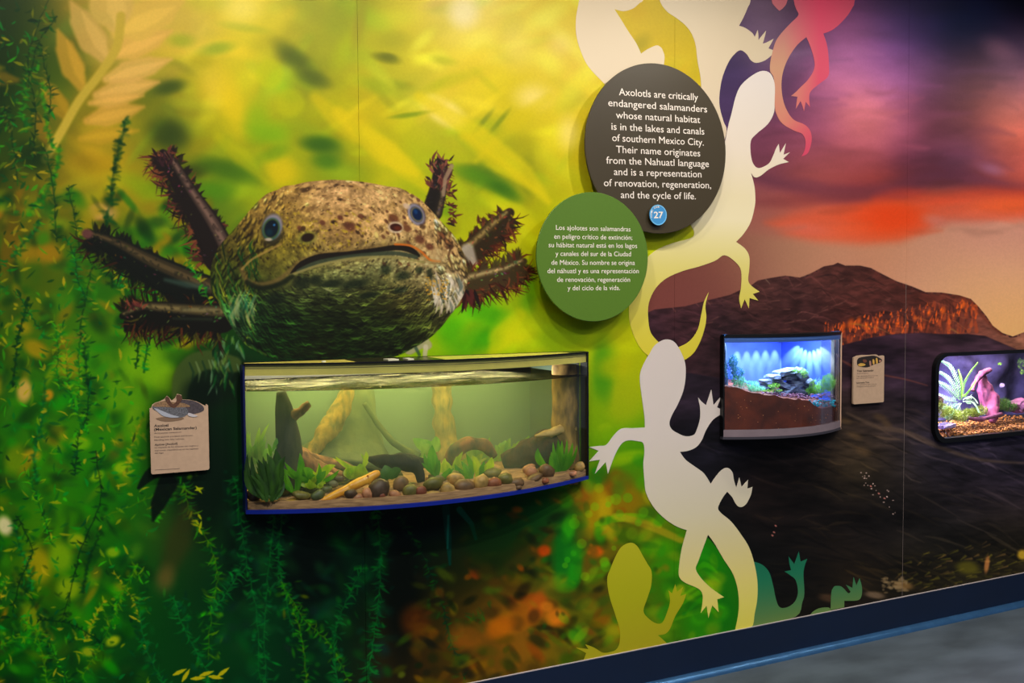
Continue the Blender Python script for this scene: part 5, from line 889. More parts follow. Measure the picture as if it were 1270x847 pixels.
# driftwood
bark = lambda n, a, b, sc=40: mat(n, a, .85, rgb2=b, scale=sc, bump=.9, stretch=(1, 1, .35), detail=8)
d1 = bark('driftwood_dark', (52, 50, 38), (22, 28, 22)); d2 = bark('driftwood_warm', (164, 112, 70), (96, 64, 42), 50)
t1 = empty('driftwood_stump', at(368, 585, .12), 'tall dark driftwood stump with a broken side branch, left in the aquarium', 'driftwood')
Rp = lambda r, px, py, Y: r/ppm(at(px, py, Y))
loft('trunk', pathY([(356,600,.06),(357,560,.06),(355,525,.06),(351,500,.06),(349,486,.06)]), [Rp(r,360,520,.06) for r in (34,20,16,11,6)], d1, t1, 18, 26, amp=.18, freq=16, ridge=.04)
loft('branch', pathY([(360,516,.06),(371,511,.04),(381,503,.03),(384,501,.03)]), [Rp(r,370,510,.1) for r in (9,6,5.5,4.5)], d2, t1, 10, 10, amp=.25, freq=60)
for i, pts in enumerate([[(352,548,.10),(372,568,.06),(398,582,.03),(430,590,.02)],[(360,555,.12),(390,570,.10),(425,577,.08),(445,583,.06)],[(350,560,.08),(352,580,.05),(345,596,.03)],[(362,550,.09),(376,574,.05),(382,592,.02)]]):
    loft('root', pathY(pts), [Rp(r,390,570,.06) for r in ((13,12,9,3) if i == 0 else (9,8,6,2))], d2, t1, 12, 18, amp=.3, freq=36, ridge=.07, seed=i)
yb = bark('wood_yellow', (170, 134, 52), (104, 90, 36), 60)
t3 = empty('driftwood', at(440, 580, .3), 'pale yellow flared tree trunk at the back of the aquarium', 'driftwood')
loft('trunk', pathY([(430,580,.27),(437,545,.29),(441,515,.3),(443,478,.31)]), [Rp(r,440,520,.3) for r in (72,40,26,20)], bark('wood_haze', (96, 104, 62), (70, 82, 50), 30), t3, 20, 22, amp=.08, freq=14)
loft('root', pathY([(432,482,.2),(422,508,.19),(403,538,.16),(386,562,.12),(380,574,.1)]), [Rp(r,415,520,.2) for r in (8,12,13,9,6)], yb, t3, 14, 24, amp=.22, freq=40, ridge=.05)
loft('root', pathY([(452,500,.2),(468,525,.2),(490,550,.18),(520,566,.16)]), [Rp(r,480,530,.2) for r in (3,3.5,4,5)], bark('wood_haze', 0, 0), t3, 12, 24, amp=.2, freq=30)
t4 = loft('driftwood_post', pathY([(558,575,.33),(552,540,.34),(549,505,.34),(548,476,.34)]), [Rp(r,550,520,.34) for r in (22,14,11,12)], yb, None, 14, 22, amp=.25, freq=22, ridge=.06); tag(t4, 'dim upright wood post at the back middle of the aquarium', 'driftwood')
t5 = loft('bark_column', pathY([(703,598,.05),(702,560,.05),(700,520,.05),(699,452,.05)]), [Rp(r,700,520,.05) for r in (19,17,16,15)], bark('bark_tan', (170, 132, 66), (104, 78, 38), 46), None, 20, 30, amp=.13, freq=18, ridge=.05); tag(t5, 'tall tan bark column in the right end of the aquarium', 'driftwood')
lg = empty('log', at(660, 590, .02), 'big dark rotten log lying in the right of the aquarium', 'log')
loft('trunk', pathY([(624,572,.12),(645,566,.09),(670,560,.08),(697,556,.08),(712,560,.09)]), [Rp(r,670,560,0) for r in (9,19,25,27,23)], bark('log_dark', (70, 38, 18), (16, 10, 6), 50), lg, 18, 26, amp=.22, freq=18, ridge=.06, flat=.9)
loft('slab', pathY([(664,541,.02),(680,537,.02),(697,533,.02),(714,532,.02)]), [Rp(r,690,538,0) for r in (2,5,6,3)], mat('log_slab', (196, 164, 100), .8, rgb2=(140, 108, 60), scale=50, bump=.6, stretch=(.3, 1, 2)), lg, 10, 14, amp=.4, freq=60)
ar = loft('arched_wood', pathY([(556,580,.12),(562,562,.1),(580,551,.08),(600,552,.08),(613,566,.08)]), [Rp(r,585,555,.1) for r in (6,9,9,8,5)], bark('arch_wood', (150, 96, 56), (60, 56, 36), 30), None, 12, 22, amp=.2, freq=24); tag(ar, 'arched brown wood piece behind the stones in the middle', 'driftwood')
dk = empty('driftwood_slab', at(505, 600, -.02), 'black driftwood slab tilting to a point, centre of the aquarium', 'driftwood')
def pxplate(name, pts, Y, th, m, parent, tilt=0.):
    q = [at(x, y, Y) for x, y in smooth(pts, 3)]
    return fixn(obj(name, *prism([[(p[0], p[2]) for p in q]], lambda a, b: (a, Y+th+(b-1.)*tilt, b), lambda a, b: (a, Y+(b-1.)*tilt, b)), m, parent))
loft('trunk', pathY([(457,569,-.03),(475,572,-.04),(497,573,-.05),(516,580,-.06),(522,598,-.07)]), [Rp(r,490,575,-.02) for r in (3,9,11,9,4)], bark('wood_black', (36, 26, 18), (12, 9, 7), 50), dk, 14, 22, amp=.3, freq=26, ridge=.08)
loft('spur', pathY([(498,568,-.0),(515,573,-.0),(530,575,-.0),(541,567,.0)]), [Rp(r,520,573,0) for r in (7,9,6,1)], bark('wood_grey', (70, 62, 46), (36, 32, 24), 50), dk, 12, 16, amp=.2, freq=30, flat=.7)
# plants
def plant(label, root, leaves, m, Y, group=None, name='water_plant', w=3., dy=.02, ms=None, seed=0):
    random.seed(seed+50); r = empty(name, at(root[0], root[1], Y), label, 'plant', group)
    if len(leaves) > 4: leaves = list(leaves)+[(q[0]+R_(-3, 3), q[1]+R_(-1, 1), q[2]+R_(-7, 7), q[3]+R_(0, .45)*(q[1]-q[3]), (q[4] if len(q) > 4 else w)*R_(.4, .7)) for q in leaves]
    for i, lf in enumerate(leaves):
        bx, by, tx, ty = lf[:4]; ww = (lf[4] if len(lf) > 4 else w)*1.2; cv = lf[5] if len(lf) > 5 else R_(-4, 4); Y0 = Y+R_(-dy, dy)*.3; Y1 = Y+R_(-dy, dy)
        b, t = at(bx, by, Y0), at(tx, ty, Y1); s_ = ppm(b); d = t-b; nrm = np.array([-d[2], 0, d[0]]); nrm = nrm/(np.linalg.norm(nrm)+1e-9)
        o = obj('leaf', *blade_vf(b, t, ww/s_, tuple(-nrm*cv*2/s_), 8, .25, R_(-.35, .35)), (ms[i % len(ms)] if ms else m), r, True)
    return r
lf = lambda n, a, b, tr=.35: mat(n, a, .42, rgb2=b, scale=40, trans=tr, stretch=(1, 1, .3))
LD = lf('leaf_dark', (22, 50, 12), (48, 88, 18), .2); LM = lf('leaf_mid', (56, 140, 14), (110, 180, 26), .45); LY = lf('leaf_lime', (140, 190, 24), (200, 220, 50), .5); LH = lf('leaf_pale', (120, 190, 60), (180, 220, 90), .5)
plant('dark green strappy plant in the front left corner of the aquarium', (330, 618), [(322,617,307,563,3.4,-6),(328,619,312,566,3.4,-4),(331,619,318,572,3,3),(333,620,313,578,3,-4),(335,618,320,570,4,3),(337,620,326,566,3.5,0),(340,620,322,584,3.4,2),(341,618,331,562,4.5,3),(342,617,342,557,6,3),(343,616,336,566,5,0),(344,612,354,566,4.2,-8),(345,616,348,572,4,-4),(318,615,306,580,3,-5),(312,612,308,575,2.6,-2),(337,622,345,590,3,4),(332,622,324,600,2.4,0),(342,620,352,596,2,3),(326,620,314,596,2.6,0)], LD, -.085, dy=.012, seed=1)
plant('green plant with one tall pointed leaf, left middle of the aquarium', (372, 610), [(366,612,372,562,5,4),(364,610,352,582,4,-3),(386,600,376,580,5,4),(386,600,381,584,5,4),(388,598,353,573,3,-5),(390,597,350,580,3,-4),(392,602,395,574,2.2,3),(398,597,416,577,5,-5),(384,606,397,590,3,2),(390,600,404,584,4,0),(394,602,388,588,3,0),(380,604,372,596,3,0),(388,606,384,592,3,0)], LM, -.05, dy=.02, seed=2, ms=[LM, LM, LM, LY])
plant('small lime green plant under the stump root', (392, 603), [(392,603,384,594,3),(390,604,378,600,3),(393,604,400,596,3),(388,602,392,590,2.5),(395,604,404,600,2.6)], LY, -.06, seed=3)
plant('broad lime leaf cluster beside the driftwood root', (440, 592), [(438,594,433,577,9,0),(442,594,446,575,9,2),(448,594,452,580,6,0),(436,590,430,580,5,0),(444,582,416,566,2.4,-3),(450,580,454,560,3,2)], LY, .0, seed=4)
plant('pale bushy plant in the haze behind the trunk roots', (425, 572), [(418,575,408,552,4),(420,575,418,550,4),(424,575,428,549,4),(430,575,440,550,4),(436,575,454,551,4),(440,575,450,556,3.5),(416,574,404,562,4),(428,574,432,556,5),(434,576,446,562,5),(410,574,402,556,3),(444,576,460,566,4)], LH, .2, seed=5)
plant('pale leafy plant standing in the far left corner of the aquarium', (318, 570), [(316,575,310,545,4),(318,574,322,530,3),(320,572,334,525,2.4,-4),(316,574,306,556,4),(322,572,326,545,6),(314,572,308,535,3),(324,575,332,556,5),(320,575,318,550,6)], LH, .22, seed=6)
plant('thin bright leaf sprig in front of the dark stump', (338, 566), [(338,560,361,530,2.4,-4),(340,562,352,545,2),(336,566,332,550,2)], LM, .05, seed=7)
plant('green plant with a broad upright leaf, middle of the aquarium', (543, 592), [(543,590,536,552,6.5,-3),(544,592,526,562,3,-4),(546,592,558,580,4,3),(550,592,560,582,3,2),(542,592,545,570,3,0)], LM, -.03, seed=8)
plant('dark green plant with two oval leaves by the salamander head', (486, 592), [(482,594,477,577,7.5,0),(484,594,498,583,6,-3),(480,596,474,588,5,0)], lf('leaf_oval', (50, 92, 26), (66, 112, 34), .2), -.075, dy=.004, seed=9)
plant('leafy green plant before the arched wood', (590, 594), [(585,594,578,563,3,3),(588,596,564,576,4,-4),(590,596,610,567,7,5),(592,594,600,572,4,2),(586,592,572,572,3,0),(592,592,586,565,4,3)], LM, -.02, seed=10, ms=[LM, LM, LY])
plant('yellow-green feathery plant in the haze at centre right', (560, 588), [(552,588,546,572,4),(556,588,552,568,4),(562,586,566,566,4),(566,586,576,570,4),(572,586,584,566,4),(578,586,594,572,4),(570,588,562,574,5),(584,586,600,562,4),(560,588,574,560,3)], LY, .06, seed=11)
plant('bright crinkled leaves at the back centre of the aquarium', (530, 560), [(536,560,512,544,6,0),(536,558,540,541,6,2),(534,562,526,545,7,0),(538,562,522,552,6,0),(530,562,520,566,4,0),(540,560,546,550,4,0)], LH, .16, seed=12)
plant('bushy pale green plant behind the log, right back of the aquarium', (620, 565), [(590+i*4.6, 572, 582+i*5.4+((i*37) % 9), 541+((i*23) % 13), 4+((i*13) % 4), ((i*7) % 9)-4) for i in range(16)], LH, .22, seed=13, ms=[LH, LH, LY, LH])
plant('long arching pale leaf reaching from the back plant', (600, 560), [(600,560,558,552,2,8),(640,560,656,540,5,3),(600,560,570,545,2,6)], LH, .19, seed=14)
plant('tufted green plant at the right end in front of the log', (695, 588), [(693,588,682,566,4.5,-2),(694,588,686,548,2.6,-2),(695,588,692,545,2.8,0),(696,588,697,546,2.8,0),(697,588,703,545,2.8,2),(697,587,710,549,3,3),(698,586,716,552,2.6,4),(693,587,684,560,3,-3),(695,588,690,556,2.6,0),(697,588,706,560,3,2),(696,588,701,565,3,0)], LM, -.045, dy=.008, seed=15)
plant('single curved green leaf under the log', (676, 580), [(678,578,667,556,4,-5)], LM, -.04, dy=.004, seed=16)
plant('low olive leaves on the sand by the upright tan bark', (706, 600-20), [(704,582,712,574,2.5),(706,582,716,578,2.5),(702,582,700,574,2)], lf('leaf_olive', (52, 60, 26), (84, 84, 40), .2), -.03, seed=17)
# the yellow axolotl
YA = -.105
def ap(px, py, dY=0.): return Vector(tuple(map(float, at(px, py, YA+dY))))
def skin(name, nodes, edges, m, parent, sub=2):
    me = bpy.data.meshes.new(name); me.from_pydata([n[0] for n in nodes], edges, []); o = bpy.data.objects.new(name, me); COL.objects.link(o)
    sk = o.modifiers.new('s', 'SKIN'); sk.branch_smoothing = .6
    for i, n in enumerate(nodes): me.skin_vertices[0].data[i].radius = n[1] if isinstance(n[1], tuple) else (n[1], n[1])
    me.skin_vertices[0].data[0].use_root = True
    ss = o.modifiers.new('d', 'SUBSURF'); ss.levels = ss.render_levels = sub
    dg = bpy.context.evaluated_depsgraph_get(); dg.update(); m2 = bpy.data.meshes.new_from_object(o.evaluated_get(dg)); o.modifiers.clear(); o.data = m2; m2.name = name
    m2.materials.clear(); m2.materials.append(m); m2.shade_smooth()
    if parent: o.parent = parent; o.matrix_parent_inverse = parent.matrix_world.inverted()
    return o
s_ = 1/ppm(at(440, 605, YA))
sp = [(440,601.5,7.4),(431,606,7.6),(422,610.5,6.6),(413,615,5.2),(404,619,3.8),(394,621.5,2.6),(386,622,1.)]; fr = [(449,597,7.2),(457,593,6.3),(463,589.5,6.6),(468,587,5.4),(471.5,585.5,3)]
nodes = [(ap(x, y), r*s_) for x, y, r in sp]; E = [(i, i+1) for i in range(len(sp)-1)]
k = len(nodes); nodes += [(ap(x, y), r*s_) for x, y, r in fr]; E += [(0, k)]+[(k+i, k+i+1) for i in range(len(fr)-1)]
def limb(attach, pts):
    global nodes, E
    k = len(nodes); nodes += [(ap(x, y, dy), r*s_) for x, y, r, dy in pts]; E += [(attach, k)]+[(k+i, k+i+1) for i in range(len(pts)-1)]; return len(nodes)-1
h = limb(8, [(458,599,1.9,-.008),(461,603.5,1.5,-.011),(464.5,606,1.3,-.012)])
for dx, dy in ((3.5,-.8),(3.2,1.2),(1.2,2.6)): nodes.append((ap(464.5+dx, 606+dy, -.012), .6*s_)); E.append((h, len(nodes)-1))
h = limb(1, [(436,610,2,-.009),(434.5,613.5,1.5,-.012),(434,617,1.2,-.012)])
for dx, dy in ((-2.6,1.6),(0,2.6),(2,1.8)): nodes.append((ap(434+dx, 617+dy, -.012), .55*s_)); E.append((h, len(nodes)-1))
salm = mat('golden_skin', (222, 142, 24), .38, var=.12, scale=30, coat=.3, rgb2=(236, 170, 50))
sal = empty('axolotl', ap(436, 616), 'live golden yellow axolotl resting on the stones in the aquarium', 'salamander')
skin('body', nodes, E, salm, sal)
for px, py in ((468, 584.2), (466.4, 590.4)): obj('eye', *lump(ap(px, py, -.006), (.7*s_,)*3, 1, 0, 1), mat('eye_dark', (20, 10, 4), .2), sal, True)
gm = mat('gill_red', (176, 74, 24), .5)
for i in range(4): obj('gill', *blade_vf(ap(459.5+i*.6, 592+i*1.2, -.007), ap(454.5+i*.9, 589.5+i*2.4, -.016), 1.0*s_, n=4), gm, sal, True)
# ---------------- small bow-front terrarium ----------------
tf = bowf(TX0, TX1, TS, TD); TB = .34
te_ = empty('terrarium', ((TX0+TX1)/2, 0, TZ0), 'small blue-lit bow-front terrarium with brown earth set in the mural', 'terrarium')
rim = mat('rim_mauve', (128, 112, 118), .4, var=.06)
bowstrip('front_glass', tf, TX0+.004, TX1-.012, 0, .005, TZ0+.03, TZ1-.02, glass('terrarium_glass', (.98, .98, 1), .02), te_)
bowstrip('bottom_rim', tf, TX0, TX1-.006, -.001, .012, TZ0+.006, TZ0+.034, rim, te_)
bowstrip('bottom_edge', tf, TX0-.003, TX1-.004, -.003, .014, TZ0-.004, TZ0+.006, mat('rim_dark', (60, 56, 64), .4), te_)
bowstrip('top_rim', tf, TX0, TX1-.004, -.002, .012, TZ1-.012, TZ1, blk, te_)
bowstrip('top_band', tf, TX0+.002, TX1-.01, .001, .012, TZ1-.032, TZ1-.012, mat('band_blue', (70, 104, 170), .35), te_)
box('corner_cap', TX0, TX0+.014, -TS-.004, -TS+.008, TZ1-.006, TZ1+.001, mat('cap_blue', (50, 110, 190), .4), te_); box('corner_cap', TX1-.055, TX1-.018, -TS-.012, -TS+.006, TZ1-.006, TZ1+.001, mat('cap_blue', 0), te_)
box('side_edge', TX0-.002, TX0+.005, -TS-.001, 0, TZ0, TZ1-.006, blk, te_); box('side_edge', TX1-.014, TX1-.007, -TS-.002, 0, TZ0, TZ1-.004, mat('dark_post', (20, 16, 20), .4), te_)
box('side_strip', TX1-.007, TX1, -TS-.003, 0, TZ0-.004, TZ1-.004, mat('strip_cream', (206, 168, 140), .35), te_)
slab('base', [(TX0+.001, TB)]+bowline(tf, TX0+.001, TX1-.001, .002)+[(TX1-.001, TB)], TZ0, TZ0+.004, blk, te_)
box('side_panel', TX0, TX0+.004, 0, TB, TZ0, TZ1-.006, mat('terr_side', (44, 74, 180), .6), te_); box('side_panel', TX1-.006, TX1, 0, TB, TZ0, TZ1-.006, mat('terr_side', 0), te_)
box('back_panel', TX0, TX1, TB, TB+.006, TZ0, TZ1, mat('terr_back', (62, 92, 216), .6, var=.2, scale=9), te_)
slab('lid', [(TX0+.001, TB)]+bowline(tf, TX0+.001, TX1-.001, .003)+[(TX1-.001, TB)], TZ1-.006, TZ1-.001, blk, te_)
box('lamp_bar', TX0+.05, TX1-.05, TB-.07, TB-.045, TZ1-.02, TZ1-.008, mat('lamp_blue', (190, 210, 255), .5, emit=4.), te_)
area('terrarium_lamp', ((TX0+TX1)/2, .06, TZ1-.012), .5, .22, 11, (.55, .76, 1.))
bx0, bx1, bz = float(at(914, 453, TB)[0]), float(at(972, 453, TB)[0]), float(at(940, 454, TB)[2])
for i in range(6): x = bx0+(bx1-bx0)*i/5; spot(x, TB-.045, TZ1-.03, x, TB, bz, 7, 36, (.85, .9, 1), .003, .9)  # narrow LED spots inside the terrarium, scalloping its back panel
for i in range(7): spot(TX1-.05, .16, TZ1-.022, TX1-.006, .16+(i-3)*.034, TZ1-.13+abs(i-3)*.008, 26, 22, (.82, .91, 1), .003, .9)  # fan of narrow spots added to draw rays on the side panel
# the earth bank pressed against the front glass
prof = [(898,474),(905,477),(912,479),(922,481),(932,485),(945,489),(958,491),(968,494),(980,496),(992,496.5),(1000,498),(1006,503),(1012,506),(1025,507),(1040,503)]
PX_ = [float(at(a, b, -.08)[0]) for a, b in prof]; PZ_ = [float(at(a, b, tf(min(max(PX_[i], TX0), TX1)))[2]) for i, (a, b) in enumerate(prof)]
nx, ny = 60, 20; V = []; F = []
for i in range(nx+1):
    x = TX0+.0045+(TX1-.018-TX0)*i/nx; yf = tf(x, .006); h0 = np.interp(x, PX_, PZ_)
    for j in range(ny+1):
        y = yf+(TB-.003-yf)*j/ny; V.append((x, y, h0+.006*mnoise.noise(Vector((x*40, y*40, 3)))+.05*(j/ny)**1.2))
for i in range(nx):
    for j in range(ny): a = i*(ny+1)+j; F.append((a, a+ny+1, a+ny+2, a+1))
k = len(V)
for i in range(nx+1): x, y, z = V[i*(ny+1)]; V += [(x, y, TZ0+.01)]
for i in range(nx): F.append((i*(ny+1), k+i, k+i+1, (i+1)*(ny+1)))
er = obj('earth_bank', V, F, mat('dark_earth', (108, 46, 22), .85, rgb2=(72, 30, 16), scale=16, bump=.4, detail=9), None, False); tag(er, 'reddish brown earth filling the lower half of the blue terrarium', 'soil', kind='stuff')
def topz(x): return float(np.interp(x, PX_, PZ_))
V = []; F = []
for i in range(60):
    px = R_(905, 1035); p = at(px, R_(492, 530), 0); x = float(np.clip(p[0], TX0+.02, TX1-.03)); y = tf(x, .0045)
    if p[2] > topz(x)-.01: continue
    v, f = lump((x, y, p[2]), (R_(.0006, .0018),)*3, i, .3, 1); V, F = merge([(V, F), (v, f)])
gr = obj('soil_grit', V, F, mat('grit', (206, 132, 74), .7)); tag(gr, 'orange grit flecks in the brown earth against the glass', 'grit', kind='stuff')
slate = mat('slate', (112, 130, 168), .55, rgb2=(44, 56, 90), scale=30, bump=.6, stretch=(1, 1, 4))
SL = [(974,461.5,15,3.6,8,'top pale slab capping the slate pile'),(958,467.5,9,3,6,'thin slab left of the pile top'),(951,473,8,3,4,'thin slab low on the left of the slate pile'),(976,468,12,4,-4,'long slab just under the top pale slab'),(991,466,9,8.5,30,'round upright slate block on the right of the pile'),(968,477,10,4,-18,'slab leaning left in the middle of the pile'),(985,476,10,5,10,'thick slate block in the pile centre'),(1000,476,7,6,35,'tilted slate on the right flank of the pile'),(977,484,12,4,14,'slab sloping down to the right'),(990,486,13,4,-14,'long dark slab at the pile foot'),(951,480,6,4,0,'small slate chip at the left foot of the pile'),(1001,484,7,4,-22,'leaning chip under the right flank'),(969,487,8,3,8,'flat chip at the very bottom of the pile'),(962,472,7,2.4,-10,'narrow slab between the left thin slabs'),(983,461,9,3,-20,'small slab leaning on the pile top')]
def rockbox(c, r, ang, seed):
    bm = bmesh.new(); bmesh.ops.create_cube(bm, size=2); bmesh.ops.bevel(bm, geom=bm.edges[:], offset=.35, segments=1, affect='EDGES'); bmesh.ops.subdivide_edges(bm, edges=bm.edges[:], cuts=1)
    V = []; ca, sa = math.cos(ang), math.sin(ang)
    for v in bm.verts:
        q = v.co+Vector([mnoise.noise(v.co*1.3+Vector((seed, j*9, 0)))*.34 for j in range(3)]); x, y, z = q.x*r[0], q.y*r[1], q.z*r[2]; V.append((c[0]+x*ca-z*sa, c[1]+y, c[2]+x*sa+z*ca))
    F = [tuple(v.index for v in f.verts) for f in bm.faces]; bm.free(); return V, F
for i, (px, py, rx, ry, a, lab) in enumerate(SL):
    Y = .01+.004*(i % 4); p = at(px, py, Y); s_ = 1/ppm(p); o = obj('slate_rock', *rockbox(p, (rx*s_, .03, ry*s_), math.radians(a), i), slate); tag(o, lab+' in the blue terrarium', 'rock')
def tuft(name, blobs, Y, n, h, m, label, cat='moss', seed=0, w=.0011, spread=.02):
    random.seed(seed); V = []; F = []
    for i in range(n):
        bx, by, brx, bry = random.choice(blobs); u = R_(-1, 1); v = R_(-1, 1)
        p = at(bx+brx*u, by+bry*v*(1-u*u)**.5, Y+R_(-spread, spread)); d = Vector((R_(-1, 1), R_(-1, .3), R_(.3, 1.3))).normalized()*h*R_(.5, 1.2); q = Vector(p)+d; sd = Vector((R_(-1, 1), R_(-1, 1), R_(-.3, .3))).normalized()*w
        k = len(V); V += [tuple(Vector(p)-sd), tuple(Vector(p)+sd), tuple((Vector(p)+q)/2+sd*.8), tuple(q)]; F += [(k, k+1, k+2), (k, k+2, k+3)]
    o = obj(name, V, F, m); tag(o, label, cat, kind='stuff'); return o
mg = lf('moss_green', (90, 180, 60), (170, 225, 100), .3); mw = lf('moss_pale', (150, 220, 190), (90, 180, 130), .3); mb = lf('moss_blue', (40, 110, 110), (90, 160, 190), .2)
tuft('moss', [(1018,479,15,9),(1012,484,10,6),(1028,475,8,11),(1005,486,6,4)], -.0, 2600, .014, mg, 'bright green moss mound right of the slate pile', seed=1)
tuft('moss', [(925,478,16,5),(915,472,8,6),(938,483,10,3)], -.0, 1800, .012, mw, 'pale green moss slope left of the slate pile', seed=2)
tuft('moss', [(991,460,8,3),(998,464,4,5),(960,479,7,3),(958,485,12,2)], -.02, 900, .008, mg, 'small moss patches on the slate pile', seed=3)
tuft('shrub', [(905,459,7,12),(909,450,5,9),(915,463,7,7)], .0, 2000, .012, mb, 'blue-green bushy plant in the left of the terrarium', 'plant', seed=4)
tw = loft('twig', pathY([(900,482,.04),(900,462,.05),(899,440,.05),(897,424,.05)]), [Rp(r,900,450,.05) for r in (3,2.5,2,3)], bark('twig_blue', (90, 110, 140), (40, 50, 80), 60), None, 8, 16, amp=.3, freq=60); tag(tw, 'bare twig rising at the left side of the blue terrarium', 'twig')
V, F = [], []
random.seed(77)
for i in range(150):
    px = R_(945, 1036); py = 491.5+R_(-3, 3)-abs(px-1000)*.03; p = at(px, py, -.075+R_(0, .05)); v, f = lump(p, (R_(.003, .007), .004, R_(.002, .004)), i, .3, 1); V, F = merge([(V, F), (v, f)])
o = obj('leaf_litter', V, F, mat('litter', (120, 78, 110), .8, var=.4, scale=60)); tag(o, 'mauve leaf litter along the top of the brown earth', 'litter', kind='stuff')
V, F = [], []
for i in range(90):
    px = R_(1000, 1036); py = 500+R_(-4, 4)+(px-1000)*.02; x = float(at(px, py, -.05)[0]); p = at(px, py, tf(min(x, TX1-.02), .004)); v, f = lump(p, (R_(.003, .008), .003, R_(.002, .004)), i, .3, 1); V, F = merge([(V, F), (v, f)])
o = obj('water_pool', V, F, mat('teal_water', (20, 150, 176), .25, var=.4, scale=50)); tag(o, 'small teal pool at the right of the terrarium earth', 'water', kind='stuff')
# ---------------- round-cornered terrarium window ----------------
ww = empty('terrarium', ((WX0+WX1)/2, 0, WZ0), 'black-rimmed round-cornered terrarium window with ferns at the right edge', 'terrarium')
plate('bezel', [rrect(WX0, WX1, WZ0, WZ1, .075), rrect(WX0+.021, WX1-.021, WZ0+.021, WZ1-.016, .06)], -.022, .004, blk, ww)
plate('pane', [rrect(WX0+.02, WX1-.02, WZ0+.02, WZ1-.015, .06)], -.004, -.001, glass('window_glass', (.98, .98, 1), .02), ww)
WB = .5; rockm = mat('rock_purple', (112, 104, 168), .8, rgb2=(48, 40, 84), scale=9, bump=1., detail=9)
nx, ny = 60, 26; V = []; F = []
for i in range(nx+1):
    for j in range(ny+1):
        x = WX0-.06+(WX1-WX0+.12)*i/nx; z = WZ0-.02+(WZ1-WZ0+.04)*j/ny; cave = math.exp(-((x-4.02)/.17)**2-((z-1.02)/.10)**2)
        V.append((x, WB-.08+.05*mnoise.noise(Vector((x*7, 0, z*7)))+.1*mnoise.noise(Vector((x*3, 5, z*3)))+.42*cave, z))
for i in range(nx):
    for j in range(ny): a = i*(ny+1)+j; F.append((a, a+ny+1, a+ny+2, a+1))
obj('rock_wall', V, F, rockm, ww, True)
box('floor_tray', WX0-.06, WX1+.06, .032, WB+.4, WZ0-.03, WZ0+.012, mat('tray', (40, 34, 30), .8), ww)
box('hood', WX0-.06, WX1+.06, .032, WB+.4, WZ1+.02, WZ1+.03, blk, ww); box('side_panel', WX0-.07, WX0-.06, .032, WB+.4, WZ0-.03, WZ1+.03, mat('side_lilac', (130, 120, 190), .8), ww); box('side_panel', WX1+.06, WX1+.07, .032, WB+.4, WZ0-.03, WZ1+.03, blk, ww)
box('lamp_bar', WX0+.02, WX0+.5, .1, .14, WZ1+.006, WZ1+.016, mat('lamp_pink', (235, 220, 255), .5, emit=4.), ww)
area('fern_lamp', (WX0+.16, .16, WZ1+.004), .34, .16, 26, (.86, .84, 1.)); area('fern_lamp', (4.15, .18, WZ1+.004), .5, .12, 3.5, (1, .8, .75))
# gravel
random.seed(5); V = []; F = []; base = [ico(1)]
for i in range(2400):
    x = WX0-.02+R_(0, .95); y = .035+R_(0, 1)**1.6*.2; z = WZ0+.012+.02*(y/.2)+R_(0, .016)+.012*mnoise.noise(Vector((x*8, y*8, 0))); r = R_(.003, .0075)
    v0, f0 = base[0]; k = len(V); sx, sy, sz = r*R_(.7, 1.4), r, r*R_(.5, 1)
    V += [(x+q.x*sx, y+q.y*sy, z+q.z*sz) for q in v0]; F += [tuple(k+a for a in g_) for g_ in f0]
o = obj('gravel', V, F, mat('amber_gravel', (196, 128, 54), .6, rgb2=(104, 60, 28), scale=90, detail=2)); tag(o, 'amber brown gravel along the bottom of the fern terrarium', 'gravel', kind='stuff')
mo = lf('moss_olive', (96, 116, 34), (160, 170, 70), .3)
tuft('moss', [(1168,510,12,9),(1162,503,6,8),(1180,515,12,7),(1190,518,10,6)], .1, 2600, .02, mo, 'olive moss mound under the fern, left of the pink driftwood', seed=6, w=.0016, spread=.04)
tuft('moss', [(1215,510,10,6),(1208,514,6,5),(1200,512,6,4)], .12, 1300, .018, mo, 'olive moss patch just right of the pink driftwood', seed=7, w=.0016, spread=.04)
tuft('moss', [(1243,502,10,7),(1252,506,10,5),(1262,505,8,4)], .14, 1700, .02, lf('moss_deep', (60, 130, 50), (120, 150, 60), .3), 'deep green moss mound in front of the cave', seed=8, w=.0016, spread=.04)
tuft('moss', [(1240,452,2,1),(1266,452,4,7),(1268,462,3,3)], .25, 260, .012, mg, 'green sprig growing from the rock at the upper right', 'plant', seed=9, w=.0012)
pinkw = mat('wood_pink', (190, 92, 130), .7, rgb2=(110, 50, 86), scale=50, bump=.8, stretch=(1, 1, .4))
pw = empty('driftwood', at(1218, 515, .16), 'pink-lit arched driftwood standing beside the fern', 'driftwood')
loft('stem', pathY([(1231,524,.1),(1230,505,.13),(1224,485,.15),(1218,470,.16),(1217,461,.17)]), [Rp(r,1222,490,.14) for r in (3,9,10,7,3)], pinkw, pw, 12, 20, amp=.35, freq=40, ridge=.08)
loft('arm', pathY([(1205,484,.14),(1211,472,.14),(1219,463,.14),(1228,459,.14)]), [Rp(r,1216,470,.14) for r in (3,3,3.4,3)], mat('wood_mauve', (150, 76, 110), .7, rgb2=(90, 44, 70), scale=50, bump=.8), pw, 9, 14, amp=.4, freq=60)
loft('arm', pathY([(1217,462,.15),(1222,470,.15),(1222,480,.15)]), [Rp(r,1216,470,.14) for r in (3,3,2)], pinkw, pw, 8, 10, amp=.4, freq=60)
lw = loft('driftwood', pathY([(1200,518,.09),(1215,520,.08),(1232,516,.08),(1242,513,.09)]), [Rp(r,1220,518,.08) for r in (2,3,2.5,2)], mat('wood_mauve', 0), None, 8, 14, amp=.4, freq=60); tag(lw, 'low dark driftwood branch lying on the gravel', 'driftwood')
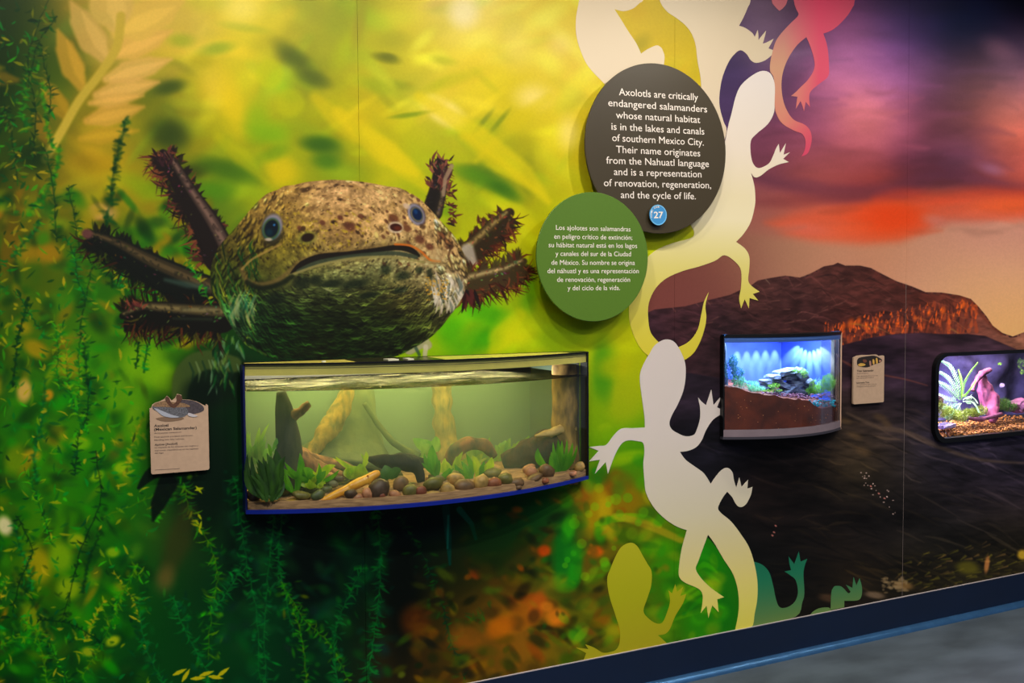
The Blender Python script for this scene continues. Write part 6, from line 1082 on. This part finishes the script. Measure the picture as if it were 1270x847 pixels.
pr = obj('pink_rock', *rockbox(at(1266, 503, .12), (.05, .04, .028), .2, 4), mat('rock_pink', (150, 90, 130), .7, var=.4, scale=30)); tag(pr, 'mauve rock at the right edge of the fern terrarium', 'rock')
rk = obj('gravel_rock', *rockbox(at(1172, 528, .07), (.05, .03, .012), .05, 8), mat('rock_lilac', (170, 150, 190), .7, var=.4, scale=40)); tag(rk, 'pale lilac flat rock at the left on the gravel', 'rock')
ro = obj('tan_rock', *rockbox(at(1160, 494, .1), (.03, .03, .014), -.5, 9), mat('rock_mauve', (150, 80, 130), .7, var=.4, scale=40)); tag(ro, 'small mauve rock behind the fern at the left edge', 'rock')
fern = empty('fern', at(1192, 500, .12), 'bright white-lit fern with long arching fronds in the terrarium window', 'fern')
fm = lf('fern_green', (150, 210, 150), (210, 240, 200), .3); fg = lf('fern_mid', (120, 180, 70), (170, 210, 90), .4)
for i, (pts, ll, m_) in enumerate([([(1190,492),(1186,472),(1178,455),(1166,447)],5.5,fm),([(1192,494),(1196,474),(1204,460),(1213,449)],3,fg),([(1190,496),(1178,484),(1166,476),(1156,474)],6,fm),([(1188,498),(1174,496),(1162,490),(1155,486)],6,fm),([(1192,494),(1200,486),(1206,478),(1211,470)],3,fg),([(1190,500),(1180,506),(1166,506),(1157,500)],6,fm),([(1194,498),(1204,498),(1210,504),(1214,512)],4,fm),([(1190,495),(1182,478),(1172,466),(1160,460)],5,fm),([(1192,496),(1192,478),(1190,466),(1188,458)],4,fg),([(1192,500),(1186,510),(1178,516),(1170,518)],5,fm),([(1194,496),(1202,492),(1208,494),(1212,500)],4,fm)]):
    Y = .12+.012*(i % 4); P = resamp([at(x, y, Y-.03*j) for j, (x, y) in enumerate(pts)], 22); s_ = 1/ppm(P[10]); parts = [loft_vf(P, [.45*s_]*22, 5)]
    for j in range(2, 21):
        d = Vector(P[j+1]-P[j]).normalized(); n_ = Vector((-d.z, 0, d.x)).normalized()
        for sg_ in (-1, 1): parts.append(blade_vf(P[j], Vector(P[j])+(n_*sg_+d*.55).normalized()*ll*s_*(1.1-(j/21)**2*.8)+Vector((0, -.004, 0)), .5*s_, n=3))
    obj('frond', *merge(parts), m_, fern, False)
bb_ = obj('bulb_reflection', *lump(at(1243, 478, .3), (.012, .012, .012), 3, .2), mat('reflection_pale', (180, 160, 210), .5)); bb_.name = 'pebble'; tag(bb_, 'small pale lilac bulb reflection, built as a lump at the mouth of the dark cave', 'stone')  # pale lump added to stand in for a bulb's reflection, not a real pebble
